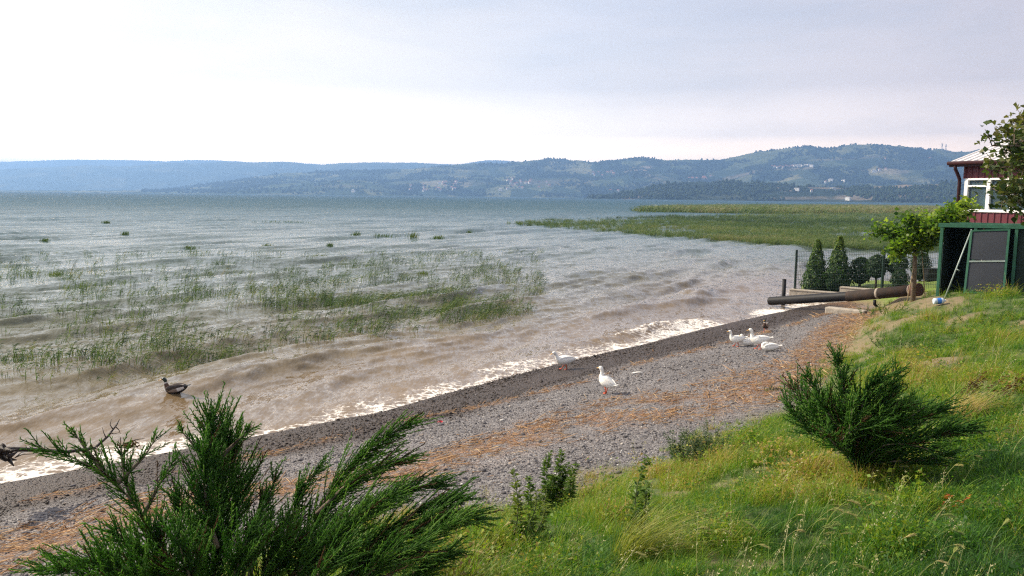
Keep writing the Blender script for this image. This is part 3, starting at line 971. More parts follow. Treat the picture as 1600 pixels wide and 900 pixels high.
    for i, x in enumerate(xs):
        w = .15 if i % 2 == 1 or i == 0 else .09
        fr.box((x, .03, (zs + zt) / 2), (w, .16, zt - zs - .12))
    for x0, x1 in zip(xs[:-1], xs[1:]):
        fr.box(((x0 + x1) / 2, .032, zm), (x1 - x0 - .1, .14, .07))
    win = fr.build('window', white, t, bevel=.006)
    for x0, x1 in zip(xs[:-1], xs[1:]):
        for z0, z1 in ((zs + .09, zm - .035), (zm + .035, zt - .07)):
            p = MB(); p.box(((x0 + x1) / 2, .05, (z0 + z1) / 2), (x1 - x0 - .08, .012, z1 - z0 + .01)); p.build('pane', glass, win)
        s_ = MB(); cx = x0 + (x1 - x0) * random.uniform(.25, .6)
        n = 8
        vs = [(cx + .4 * k / n, .35 + .02 * math.sin(k * 2.4), z) for z in (zs, zt) for k in range(n + 1)]
        s_.add(vs, [(k, k + 1, n + 2 + k, n + 1 + k) for k in range(n)], 0, True)
        if x0 < 5:
            s_.build('curtain', curt, win)
    b = MB(); b.box(((xs[-1] + .07 + L) / 2, .06, (zs + zt) / 2), (L - xs[-1] - .07, .12, zt - zs - .004)); b.build('wall_panel', maroon, t)


build_house()


# ------------------------------------------------------------------ green shed of frames and dark sheets
def build_shed():
    green = mat('green_painted_steel', (.020, .105, .058), .55, .25, 5, bump=.1)
    sheet = mat('dark_green_netting', (.006, .018, .014), .8, .4, 30, bump=.5, bscale=120)
    mesh_ = mat('grey_door_netting', (.026, .031, .042), .8, .35, 60, bump=.5, bscale=150)
    pale = mat('pale_steel_pole', (.30, .36, .33), .45, .15, 6)
    A = at(1465, 458, 28.0); B = at(1640, 462, 27.6)
    xdir = Vector((B.x - A.x, B.y - A.y, 0)).normalized(); ydir = Vector((-xdir.y, xdir.x, 0))
    A.z = gz(A.x, A.y) - .02
    t = thing('netting_shed', A, 'open green framed shed hung with dark netting at the bank top', 'shed')
    t.rotation_euler = (0, 0, math.atan2(xdir.y, xdir.x))
    S_ = 28.3 / FOC * .775                                         # metres per photo pixel along the front
    X = [(q - 1465) * S_ for q in (1465, 1517, 1577, 1640, 1700)]
    H = 2.22; Dp = 1.7
    for x in X:
        for y in (0, Dp):
            b = MB(); b.box((x, y, H / 2 - .1), (.085, .085, H + .1)); b.build('post', green, t, bevel=.005)
    for y in (0, Dp):
        b = MB(); b.bar((X[0] - .1, y, H), (X[-1] + .1, y, H + .03), .11, .12); b.build('top_rail', green, t, bevel=.005)
    for x in X:
        b = MB(); b.bar((x, .06, H - .012), (x, Dp - .06, H - .012), .06, .08); b.build('cross_rail', green, t)

    def sag(b, c0, c1, c2, c3, n=7, d=.05):
        c = [Vector(q) for q in (c0, c1, c2, c3)]; nn = (c[1] - c[0]).cross(c[3] - c[0]).normalized(); vs = []
        for th in (0, .012):
            for j in range(n + 1):
                for i in range(n + 1):
                    u, v = i / n, j / n
                    p = (c[0] * (1 - u) + c[1] * u) * (1 - v) + (c[3] * (1 - u) + c[2] * u) * v
                    vs.append(p + nn * (th + d * math.sin(u * math.pi) * math.sin(v * math.pi) * random.uniform(.6, 1.2)))
        m = (n + 1) ** 2; q = [(j * (n + 1) + i) for j in range(n) for i in range(n)]
        b.add(vs, [(a, a + 1, a + n + 2, a + n + 1) for a in q] + [(m + a, m + a + n + 1, m + a + n + 2, m + a + 1) for a in q], 0, True)
    for i in range(4):
        b = MB(); sag(b, (X[i] + .05, Dp - .06, .03), (X[i + 1] - .05, Dp - .06, .03), (X[i + 1] - .05, Dp - .06, H - .05), (X[i] + .05, Dp - .06, H - .05)); b.build('back_net', sheet, t)
        b = MB(); sag(b, (X[i] + .03, .07, H - .06), (X[i + 1] - .03, .07, H - .06), (X[i + 1] - .03, Dp - .07, H - .06), (X[i] + .03, Dp - .07, H - .06), d=-.06); b.build('roof_net', sheet, t)
    for x in (X[0], X[2], X[4]):
        b = MB(); sag(b, (x + .05, .05, .03), (x + .05, Dp - .06, .03), (x + .05, Dp - .06, H - .06), (x + .05, .05, H - .06), d=.03); b.build('side_net', sheet, t)
    b = MB(); sag(b, (X[2] + .05, .06, .02), (X[3] - .05, .06, .02), (X[3] - .05, .06, H - .08), (X[2] + .05, .06, H - .08), d=.04); b.build('front_net', sheet, t)
    b = MB(); sag(b, (X[3] + .05, .06, .02), (X[4] - .05, .06, .02), (X[4] - .05, .06, H - .08), (X[3] + .05, .06, H - .08), d=.04); b.build('front_net', sheet, t)
    # the door that leans in the second bay, and the prop pole in the first
    dx0, dx1 = (1511 - 1465) * S_, (1568 - 1465) * S_
    d = thing('leaning_panel', A + xdir * dx0 - ydir * .42, 'loose green framed panel of grey netting leaning on the shed front', 'panel')
    d.rotation_euler = (0, 0, math.atan2(xdir.y, xdir.x) + .02)
    d.location.z = gz(d.location.x, d.location.y)
    w = dx1 - dx0; h = 1.92; ln = .17
    P = lambda x, z, o=0: (x + .04 * z, z * ln + o, z)
    for a, b2 in ((P(0, -.05), P(-.06, h - .03)), (P(w, -.05), P(w - .10, h + .04))):
        b = MB(); b.bar(a, b2, .06, .045); b.build('stile', green, d)
    for z in (.08, 1.0, h - .01):
        b = MB(); b.bar(P(.03 - .03 * z, z - .03, -.004), P(w - .03 - .05 * z, z + .03, -.004), .045, .045); b.build('rail', pale if z == 1.0 else green, d)
    for z0, z1 in ((.1, .98), (1.03, h - .03)):
        b = MB(); sag(b, P(.02, z0, .01), P(w - .04, z0, .01), P(w - .09, z1, .01), P(-.02, z1, .01), d=.02); b.build('netting', mesh_, d)
    p0 = A + xdir * ((1481 - 1465) * S_) - ydir * .5
    po = thing('prop_pole', (p0.x, p0.y, gz(p0.x, p0.y)), 'thin pale steel pole leaning across the shed opening', 'pole')
    top = A + xdir * ((1511 - 1465) * S_) - ydir * .065 + Vector((0, 0, H - .1))
    b = MB(); b.tube([Vector((0, 0, -.1)), top - po.location], .022, 8); b.build('shaft', pale, po)
    mid = (top - po.location) * .42
    b = MB(); b.tube([mid + Vector((.02, -.02, 0)), mid + Vector((.10, -.05, -.05))], .018, 6); b.build('clip', pale, po)


build_shed()


# ------------------------------------------------------------------ garden corner: wall, fence, pipe, posts
def build_garden():
    conc = mat('weathered_concrete', (.34, .30, .25), .9, .25, 5, bump=.5, bscale=30)
    dgreen = mat('dark_green_fence_paint', (.012, .03, .024), .45, .2, 6)
    black = mat('black_plastic_pipe', (.010, .010, .012), .6, .3, 5, spec=.25)
    rust = mat('rusty_pipe', (.022, .018, .016), .8, .3, 3, bump=.4, second=(.048, .030, .022), spec=.25)
    # low retaining wall in two lengths
    a, b_, c = at(1234, 466, 39.1), at(1313, 466, 38.5), at(1420, 462, 37.6)
    for p, q, h0, th, lb in ((a, b_, .46, .35, 'lower concrete wall length standing in the shallows by the pipe'), (b_, c, .74, .35, 'higher concrete wall length under the middle fence post')):
        p = Vector((p.x, p.y, 0)); q = Vector((q.x, q.y, 0))
        t = tag(thing('retaining_wall', p, lb, 'wall', 'concrete retaining walls'), kind='thing')
        mid = (q - p) / 2; ang = math.atan2((q - p).y, (q - p).x)
        R = Matrix.Rotation(ang, 3, 'Z')
        bb = MB(); bb.box((mid.x, mid.y, h0 / 2 - .3), ((q - p).length - .02, th, h0 + .6), R); bb.build('block', conc, t, bevel=.015)
        bb = MB(); bb.box((mid.x, mid.y, h0 + .03), ((q - p).length - .03, th + .05, .055), R); bb.build('coping', conc, t, bevel=.01)
    # mesh fence
    P = [at(1242, 447, 39.2), at(1378, 449, 38.0), at(1470, 447, 36.5)]
    top = [at(1242, 391, 39.2).z, at(1378, 385, 38.0).z, at(1470, 383, 36.5).z]
    base = [.45, .72, 1.0]
    t = thing('mesh_fence', (P[0].x, P[0].y, 0), 'dark green wire mesh fence round the lakeside lawn', 'fence')
    o = t.location.copy()
    for i, (p, z1, z0) in enumerate(zip(P, top, base)):
        bb = MB(); bb.box((p.x - o.x, p.y - o.y, (z0 - .3 + z1) / 2), (.085, .085, z1 - z0 + .3)); bb.box((p.x - o.x, p.y - o.y, z1 + .012), (.095, .095, .02))
        bb.build('post', dgreen, t, bevel=.006)
    for i in range(2):
        p, q = P[i], P[i + 1]
        L = Vector((q.x - p.x, q.y - p.y, 0)); n = int(L.length / .075)
        bb = MB()
        for k in range(1, n):
            f = k / n; x, y = p.x + L.x * f - o.x, p.y + L.y * f - o.y
            za = base[i] * (1 - f) + base[i + 1] * f + .06; zb = top[i] * (1 - f) + top[i + 1] * f - .06
            bb.bar((x, y, za), (x, y, zb), .008, .008)
        for k in range(9):
            g = k / 8
            za = (base[i] + .08) * (1 - g) + (top[i] - .08) * g; zb = (base[i + 1] + .08) * (1 - g) + (top[i + 1] - .08) * g
            bb.bar((p.x - o.x, p.y - o.y, za), (q.x - o.x, q.y - o.y, zb), .012, .012)
        bb.build('wire_panel', dgreen, t)
    # far side fence stakes by the water behind the lawn
    for px_, lb in ((1358, 'thin dark stake on the far lawn edge left of the fence post'),):
        p = at(px_, 428, 42.0); t2 = thing('lawn_stake', (p.x, p.y, gz(p.x, p.y)), lb, 'stake')
        bb = MB(); bb.tube([(0, 0, -.2), (0, 0, 1.05)], .04, 8); bb.tube([(0, 0, 1.05), (0, 0, 1.09)], [.05, .03], 8); bb.build('shaft', dgreen, t2)
    # black crate at the lawn edge
    p = at(1456, 430, 40.0); t3 = thing('dark_crate', (p.x, p.y, gz(p.x, p.y)), 'small black box on the lawn edge beside the shed', 'box')
    bb = MB(); bb.box((0, 0, .28), (.55, .45, .5)); bb.build('body', black, t3, bevel=.02)
    bb = MB(); bb.box((0, 0, .555), (.6, .5, .04)); bb.build('lid', black, t3, bevel=.01)
    # outfall pipe
    e0, e1, e2 = at(1203, 470.5, 36.4), at(1332, 462.5, 34.0), at(1436, 452.5, 32.2)
    t4 = thing('outfall_pipe', e0, 'long pipe reaching from the bank into the water black at its outer end', 'pipe')
    d = (e1 - e0).normalized()
    bb = MB(); bb.tube([Vector((0, 0, 0)), d * .05, e1 - e0], [.175, .18, .185], 20, cap=False)
    bb.tube([d * .02, e1 - e0], [.16, .16], 20, cap=False)
    o1 = bb.build('plastic_section', black, t4)
    bb = MB(); d2 = (e2 - e1).normalized()
    bb.tube([e1 - e0 - d2 * .25, e1 - e0 - d2 * .2, e2 - e0], [.19, .205, .205], 20); bb.build('rusty_section', rust, t4)
    bb = MB(); bb.tube([e2 - e0 - d2 * .3, e2 - e0 - d2 * .02, e2 - e0 + d2 * .03], [.23, .235, .23], 20); bb.build('collar', mat('rust_red_collar', (.075, .030, .020), .85, .3, 8, bump=.4), t4)
    bb = MB()
    f = .35; q = (e1 - e0) * (1 - f) + (e2 - e0) * f
    bb.tube([q + Vector((0, -.05, -.22)), q + Vector((0, -.08, -.42))], .06, 8); bb.tube([q + Vector((0, -.08, -.40)), q + Vector((.10, -.08, -.48))], .05, 8); bb.build('valve', black, t4)
    for fr in (.42, .9):
        bb = MB(); q = (e1 - e0) * (1 - fr) + (e2 - e0) * fr
        bb.tube([q - d2 * .05, q + d2 * .05], [.212, .212], 20); bb.build('pale_band', mat('pale_cement', (.26, .22, .18), .9, .3, 12, bump=.5), t4)
    # concrete support under the pipe
    s_ = at(1322, 476, 32.8); t5 = thing('concrete_footing', (s_.x, s_.y, gz(s_.x, s_.y)), 'rough concrete footing under the middle of the pipe', 'footing')
    bb = MB(); bb.box((.2, .45, .02), (1.5, .4, .30), Matrix.Rotation(-.75, 3, 'Z')); bb.build('block', conc, t5, bevel=.05)
    # black post by the pipe mouth
    p = at(1224, 470, 36.8); t6 = thing('black_post', (p.x, p.y, 0), 'short black post standing in the water by the pipe mouth', 'post')
    zt = at(1224, 437, 36.8).z
    bb = MB(); bb.tube([(0, 0, -.5), (.0, 0, zt)], [.085, .085], 12); bb.build('shaft', black, t6)
    bb = MB(); bb.tube([(0, 0, zt), (0, 0, zt + .03)], [.092, .075], 12); bb.build('cap', black, t6)
    # water jug lying on the bank
    p = on_ground(1467, 477); jm = mat('clear_jug_plastic', (.55, .63, .70), .25, .1, 8); bl = mat('blue_jug_label', (.03, .16, .55), .5, .3, 9); wl = mat('white_jug_cap', (.75, .77, .8), .5, .1, 5)
    t7 = thing('water_jug', (p[0], p[1], p[2] + .12), 'pale plastic water jug with blue label lying on the grass', 'jug')
    t7.scale = (.72,) * 3; t7.rotation_euler = (0, math.radians(84), math.radians(-8))
    bb = MB(); bb.tube([(0, 0, -.22), (0, 0, -.2), (0, 0, -.1), (0, 0, -.09), (0, 0, .08), (0, 0, .14), (0, 0, .19), (0, 0, .22)], [.10, .118, .12, .112, .12, .115, .06, .035], 16); bb.build('bottle', jm, t7)
    bb = MB(); bb.tube([(0, 0, -.08), (0, 0, .06)], .1235, 16, cap=False); bb.build('paper_label', bl, t7)
    bb = MB(); bb.tube([(0, 0, .221), (0, 0, .25)], .04, 12); bb.build('cap', wl, t7)


build_garden()


# ------------------------------------------------------------------ trees and shrubs
def quads_cloud(C, N, U, size, aspect=1.6, bend=.25):
    """Leaf-sized two-part blades at C facing N, long axis U."""
    N = N / np.linalg.norm(N, axis=1)[:, None]
    U = U - N * (U * N).sum(1)[:, None]; U /= np.linalg.norm(U, axis=1)[:, None] + 1e-9
    W = np.cross(N, U)
    s = np.asarray(size)[:, None]
    w = s / aspect * .5
    base = C - U * s * .5; tip = C + U * s * .5 - N * s * bend
    l = C - U * s * .05 + W * w + N * s * .06; r = C - U * s * .05 - W * w + N * s * .06
    V = np.stack([base, r, tip, l], 1).reshape(-1, 3)
    q = np.arange(len(V)).reshape(-1, 4)
    return V, q


def foliage_mesh(name, C, N, U, size, tint, aspect=1.6, bend=.25):
    V, q = quads_cloud(C, N, U, size, aspect, bend)
    me = np_mesh(name, V, q, smooth_shade=False)
    fattr(me, 'tint', np.repeat(tint, 4))
    return me


def rand_dirs(n, up=0.0):
    d = RNG.normal(size=(n, 3)); d[:, 2] += up
    return d / np.linalg.norm(d, axis=1)[:, None]


bark = mat('grey_brown_bark', (.16, .12, .085), .9, .3, 12, bump=.6, bscale=60)
bark_dark = mat('dark_bark', (.06, .045, .035), .9, .3, 12, bump=.6, bscale=60)
thuja_m = leaf_mat('thuja_leaves', (.016, .050, .018), (.065, .125, .024), .3, 'tint', third=(.19, .23, .04))
ball_m = leaf_mat('clipped_evergreen_leaves', (.012, .034, .018), (.036, .075, .030), .2, 'tint', third=(.07, .12, .04))


def evergreen(name, px_, ptop, pbot, dist, halfw, shape, label, cat, group, trunk_h=0.0, n=4200, material=None, gold=0.0, lean=0.0, pball=0):
    p = at(px_, pbot, dist); zt = at(px_, ptop, dist).z
    g = gz(p.x, p.y)
    t = thing(name, (p.x, p.y, g), label, cat, group)
    H = zt - g; w = halfw * dist / FOC * (1.12 if shape == 'cone' else .90)
    h0 = trunk_h if not pball else at(px_, pball, dist).z - g
    u = RNG.uniform(0, 1, n); a = RNG.uniform(0, 6.283, n)
    if shape == 'cone':
        prof = lambda f: np.where(f < .16, .66 + .34 * f / .16, np.power(np.clip((1 - f) / .84, 0, 1), 1.0)) * w
        u = 1 - np.sqrt(1 - u * .985)
    else:
        prof = lambda f: np.sqrt(np.clip(1 - (2 * f - 1) ** 2, 0, 1)) * w
    lump = 1 + .30 * perlin(a * 2.2 + px_, u * 7, 101) + .16 * perlin(a * 5, u * 16, 103)
    rr = prof(u) * lump * np.sqrt(RNG.uniform(.35, 1.0, n))
    z = h0 + (H - h0) * u
    C = np.stack([rr * np.cos(a) + lean * u, rr * np.sin(a), z], 1)
    out = np.stack([np.cos(a), np.sin(a), np.full(n, .15)], 1)
    N = out + RNG.normal(0, .55, (n, 3)); U = np.stack([np.cos(a) * .55, np.sin(a) * .55, np.full(n, .9 if shape == 'cone' else .3)], 1) + RNG.normal(0, .4, (n, 3))
    sz = RNG.uniform(.07, .15, n) * (1.0 if shape == 'cone' else .8)
    tint = np.clip(RNG.normal(.32, .16, n) + gold * (u - .45) * 1.1 + .22 * (lump - 1), 0, 1)
    link('crown', foliage_mesh('crown', C, N, U, sz, tint, 1.8), material or thuja_m, t)
    b = MB(); b.tube([(0, 0, -.15), (.01, 0, h0 * .5 + .1), (lean * .4, 0, h0 + (H - h0) * .7)], [max(.03, .13 * w), max(.025, .11 * w), .012], 8); b.build('trunk', bark_dark, t)
    return t


evergreen('thuja_tree', 1274, 362, 449, 39.9, 18, 'cone', 'slimmer cone shaped thuja at the left end of the garden', 'tree', 'cone shaped thujas inside the fence', .02, gold=.5)
evergreen('thuja_tree', 1308, 356, 448, 39.6, 19, 'cone', 'taller cone shaped thuja with golden tips beside the round shrubs', 'tree', 'cone shaped thujas inside the fence', .02, gold=.85)
evergreen('ball_shrub', 1343, 402, 446, 40.0, 18, 'ball', 'low round shrub next to the taller thuja', 'shrub', 'clipped round shrubs on the lawn', pball=443, n=3000, material=ball_m)
evergreen('ball_shrub', 1368, 398, 450, 39.2, 16, 'ball', 'round headed shrub on a bare stem beside the fence post', 'shrub', 'clipped round shrubs on the lawn', pball=434, n=2600, material=ball_m)
evergreen('ball_shrub', 1400, 396, 440, 39.3, 17, 'ball', 'round shrub rising behind the ragged bush right of the fence post', 'shrub', 'clipped round shrubs on the lawn', pball=428, n=2400, material=ball_m)
evergreen('ragged_bush', 1405, 422, 449, 38.5, 14, 'ball', 'ragged dark bush at the foot of the round shrub', 'shrub', None, .0, n=1500, material=ball_m)
evergreen('ball_shrub', 1437, 394, 436, 40.5, 15, 'ball', 'round shrub half hidden behind the young tree trunk', 'shrub', 'clipped round shrubs on the lawn', pball=437, n=2600, material=ball_m)


def leafy_tree(name, base, limbs, n, size, label, mat_, wind, spread, trunk_mat=bark, clump=.30, group=None, seed=1):
    """Trunk and limbs as tapered tubes, leaves in clumps along the outer limbs blown to one side."""
    t = thing(name, base, label, 'tree', group)
    rng = np.random.default_rng(seed)
    rnd = random.Random(seed)
    tb = MB(); ends = []
    for i, (pts, r0, r1) in enumerate(limbs):
        pts = [Vector(p) for p in pts]; m_ = len(pts)
        tb.tube(pts, [r0 + (r1 - r0) * k / (m_ - 1) for k in range(m_)], 8)
        if i:
            for k in range(1, m_):
                for f in (.3, .65, 1.0):
                    ends.append((pts[k - 1].lerp(pts[k], f), .55 + .45 * k / m_))
    tw = []
    for p, s in list(ends):
        for _ in range(4):
            d = Vector((rnd.gauss(0, 1) + wind[0] * .8, rnd.gauss(0, 1) + wind[1] * .8, rnd.gauss(.25, .8))).normalized()
            L = spread * rnd.uniform(.4, 1.1) * s
            q = p + d * L
            tb.tube([p, p + d * L * .5 + Vector((0, 0, .03)), q], [.012, .008, .004], 4, cap=False)
            tw.append((p.lerp(q, .5), L)); tw.append((q, L))
    tb.build('trunk', trunk_mat, t)
    cen = np.array([tuple(p) for p, _ in tw]); k = rng.integers(0, len(cen), n)
    C = cen[k] + rng.normal(0, clump, (n, 3)) * np.array([1, 1, .7])
    W = np.array([wind[0], wind[1], 0.0])
    N = rng.normal(0, .6, (n, 3)) + np.array([0, 0, .7]) - .35 * W
    U = rng.normal(0, .45, (n, 3)) + W * .9 + np.array([0, 0, -.25])
    tint = np.clip(rng.normal(.45, .2, n) + .5 * perlin(C[:, 0] * 1.3, C[:, 2] * 1.6 + C[:, 1], 111) + .18 * (C[:, 2] - C[:, 2].mean()), 0, 1)
    link('crown', foliage_mesh('crown', C, N, U, rng.uniform(.7, 1.25, n) * size, tint, 1.25, .3), mat_, t)
    return t


young_m = leaf_mat('young_tree_leaves', (.026, .075, .010), (.11, .19, .022), .5, 'tint', third=(.26, .32, .06))
plane_m = leaf_mat('broad_dark_leaves', (.020, .042, .012), (.055, .085, .022), .3, 'tint', third=(.14, .13, .05))
_d = 30.8; _b = at(1428, 452, _d); _g = Vector((_b.x, _b.y, gz(_b.x, _b.y)))


def L_(px_, py, dd=0.0):
    return at(px_, py, _d + dd) - _g


leafy_tree('young_tree', _g, [
    ([(0, 0, -.2), L_(1429, 420), L_(1430, 395), L_(1428, 382)], .085, .05),
    ([L_(1429, 388), L_(1412, 372, .4), L_(1396, 365, .5), L_(1372, 360, .3)], .035, .01),
    ([L_(1428, 386), L_(1424, 362, -.4), L_(1418, 346, -.5)], .035, .01),
    ([L_(1428, 384), L_(1442, 358, .3), L_(1450, 342, .4)], .035, .01),
    ([L_(1429, 385), L_(1452, 362, -.6), L_(1474, 350, -.8), L_(1490, 332, -.9)], .04, .01),
    ([L_(1429, 388), L_(1458, 372, .5), L_(1484, 358, .7), L_(1502, 346, .7)], .035, .01),
    ([L_(1429, 386), L_(1460, 352, .2), L_(1484, 334, .3), L_(1503, 320, .3)], .03, .008),
    ([L_(1429, 390), L_(1404, 384, -.3), L_(1396, 392, -.4)], .02, .008)],
    5600, .15, 'young wind blown tree with bright leaves leaning over the shed', young_m, (.8, -.3), .40, clump=.16, seed=5)
# slim support canes on its trunk
_c = MB(); _c.tube([_g + Vector((-.30, -.1, -.1)), _g + L_(1431, 400)], .018, 6)
_c.tube([_g + Vector((.42, -.1, -.1)), _g + L_(1437, 345)], .014, 6)
link('support_cane', _c.mesh('support_cane'), mat('pale_cane', (.30, .23, .13), .8, .2, 6), label='pair of pale canes tied to the young tree trunk', cat='cane')
_d2 = 17.0; _b2 = at(1716, 470, _d2); _g2 = Vector((_b2.x, _b2.y, gz(_b2.x, _b2.y)))


def L2(px_, py, dd=0.0):
    return at(px_, py, _d2 + dd) - _g2


leafy_tree('broadleaf_tree', _g2, [
    ([(0, 0, -.3), L2(1712, 400), L2(1700, 300), L2(1690, 200), L2(1670, 120)], .16, .05),
    ([L2(1702, 310), L2(1660, 290, -.3), L2(1615, 285, -.5), L2(1580, 298, -.6), L2(1562, 300, -.6)], .05, .008),
    ([L2(1698, 280), L2(1650, 262, .3), L2(1600, 258, .4), L2(1556, 262, .4)], .05, .008),
    ([L2(1695, 250), L2(1650, 230, -.4), L2(1600, 228, -.6), L2(1550, 228, -.6)], .05, .008),
    ([L2(1690, 225), L2(1640, 208, .2), L2(1600, 206, .2), L2(1576, 214, .2)], .05, .008),
    ([L2(1690, 200), L2(1650, 185, 0), L2(1612, 190, .1), L2(1596, 196, .1)], .04, .008),
    ([L2(1690, 210), L2(1730, 190, 0), L2(1780, 190, .1)], .05, .008),
    ([L2(1700, 280), L2(1750, 260, 0), L2(1800, 270, .1)], .05, .008),
    ([L2(1680, 160), L2(1660, 120, 0), L2(1640, 90, .1)], .04, .008),
    ([L2(1700, 330), L2(1650, 322, .3), L2(1610, 318, .3), L2(1570, 316, .3)], .035, .006)],
    3300, .115, 'broad leaved tree reaching in front of the maroon house roof', plane_m, (.55, -.35), .42, clump=.10, seed=9)


# ------------------------------------------------------------------ junipers
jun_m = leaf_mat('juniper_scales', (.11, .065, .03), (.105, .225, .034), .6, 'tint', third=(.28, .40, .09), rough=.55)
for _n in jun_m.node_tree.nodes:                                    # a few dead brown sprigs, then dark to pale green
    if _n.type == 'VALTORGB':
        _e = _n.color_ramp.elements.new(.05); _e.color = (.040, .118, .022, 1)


def spindles(A, D, L, r, tint):
    """Slim three sided sprigs from A along D."""
    n = len(A)
    D = D / np.linalg.norm(D, axis=1)[:, None]
    X = np.cross(D, np.array([.31, .2, .93])); X /= np.linalg.norm(X, axis=1)[:, None] + 1e-9
    Y = np.cross(D, X)
    V = np.empty((n, 7, 3)); L = L[:, None]; r = r[:, None]
    for k in range(3):
        a = 2.0944 * k
        e = math.cos(a) * X + math.sin(a) * Y
        V[:, k] = A + e * r * .8
        V[:, 3 + k] = A + D * L * .55 + e * r
    V[:, 6] = A + D * L
    b = np.arange(n)[:, None] * 7
    q = np.concatenate([np.concatenate([b + k, b + (k + 1) % 3, b + 3 + (k + 1) % 3, b + 3 + k], 1) for k in range(3)])
    t = np.concatenate([np.concatenate([b + 3 + k, b + 3 + (k + 1) % 3, b + 6], 1) for k in range(3)])
    return V.reshape(-1, 3), q, t, np.repeat(tint, 7)


def juniper(name, base, leaders, label, wind=(1, -.25, 0), seed=1, scale=1.0, sp=1.0, group=None):
    rng = np.random.default_rng(seed)
    t = thing(name, base, label, 'shrub', group)
    wood = MB(); A, D, L, R_, T = [], [], [], [], []
    W = np.array(wind, float)
    for pts, width, dens, blow, tone in leaders:
        p = np.array([tuple(q) for q in pts], float)
        # resample the leader as a smooth line
        seg = np.linalg.norm(np.diff(p, axis=0), axis=1); cum = np.concatenate([[0], np.cumsum(seg)]); tot = cum[-1]
        m_ = 24; s_ = np.linspace(0, tot, m_)
        line = np.stack([np.interp(s_, cum, p[:, k]) for k in range(3)], 1)
        for _ in range(3):
            line[1:-1] = (line[:-2] + 2 * line[1:-1] + line[2:]) / 4
        wood.tube([Vector(q) for q in line], [max(.0025, .014 * scale * (1 - k / m_)) for k in range(m_)], 6)
        tang = np.gradient(line, axis=0); tang /= np.linalg.norm(tang, axis=1)[:, None]
        ns = int(tot * 115 * dens / scale)
        for i in range(ns):
            f = rng.uniform(.08, 1.0) ** .9
            k = min(int(f * (m_ - 1)), m_ - 2); q = line[k] + (line[k + 1] - line[k]) * (f * (m_ - 1) - k)
            tg = tang[k]
            rad = rng.normal(size=3); rad -= tg * (rad @ tg); rad /= np.linalg.norm(rad)
            w = width * (1.0 - .72 * max(0, f - .25)) * rng.choice([rng.uniform(.35, .9), rng.uniform(.8, 1.35)]) * (.55 + .45 * min(1, f * 5))
            d = tg * rng.uniform(.7, 1.2) + rad * rng.uniform(.5, 1.0) + W * blow * rng.uniform(.4, 1.2) + np.array([0, 0, .25])
            d /= np.linalg.norm(d)
            ln = w * 1.35
            # shoot: gently curved line carrying sprigs, itself thin and leafy
            nb = max(5, int(ln / (.011 * scale)))
            cv = (tg * .6 + W * blow * .6 + np.array([0, 0, .2])) * ln * .28
            pu = np.linspace(0, 1, nb)[:, None]
            pos = q + d * ln * pu + cv * pu ** 2
            dirs = d * ln + 2 * cv * pu
            dirs /= np.linalg.norm(dirs, axis=1)[:, None]
            sidev = np.cross(dirs, rng.normal(size=3)); sidev /= np.linalg.norm(sidev, axis=1)[:, None] + 1e-9
            sgn = np.where(np.arange(nb) % 2 == 0, 1, -1)[:, None]
            sd = dirs * rng.uniform(.9, 1.5, (nb, 1)) + sidev * sgn * .75 + rng.normal(0, .34, (nb, 3)) + W * blow * .35
            l2 = scale * rng.uniform(.022, .052, nb) * (1.15 - .6 * pu[:, 0]) * sp
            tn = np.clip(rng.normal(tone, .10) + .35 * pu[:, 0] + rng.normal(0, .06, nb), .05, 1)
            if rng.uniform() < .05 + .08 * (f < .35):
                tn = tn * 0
            A.append(pos); D.append(sd); L.append(l2); R_.append(np.full(nb, .0027 * scale * sp)); T.append(tn)
            A.append(pos[:-1]); D.append(np.diff(pos, axis=0)); L.append(np.linalg.norm(np.diff(pos, axis=0), axis=1) * 1.9); R_.append(np.full(nb - 1, .003 * scale)); T.append(tn[:-1])
    A, D, L, R_, T = (np.concatenate(q) for q in (A, D, L, R_, T))
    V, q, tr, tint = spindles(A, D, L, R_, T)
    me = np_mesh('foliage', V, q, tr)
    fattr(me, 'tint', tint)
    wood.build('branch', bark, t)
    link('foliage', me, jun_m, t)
    return len(A)


def lead(base, dist, pix, zoff=0.0):
    """Leader through photo pixels, each with its own distance step; shoots stand proud of the leader, so it ends lower."""
    pix = [(x, y + (max(0, 900 - y) * .115 if dist < 6 else max(0, 720 - y) * .12), *d) for x, y, *d in pix]
    return [at(x, y, dist + (d[0] if d else 0.0)) - base for x, y, *d in pix]


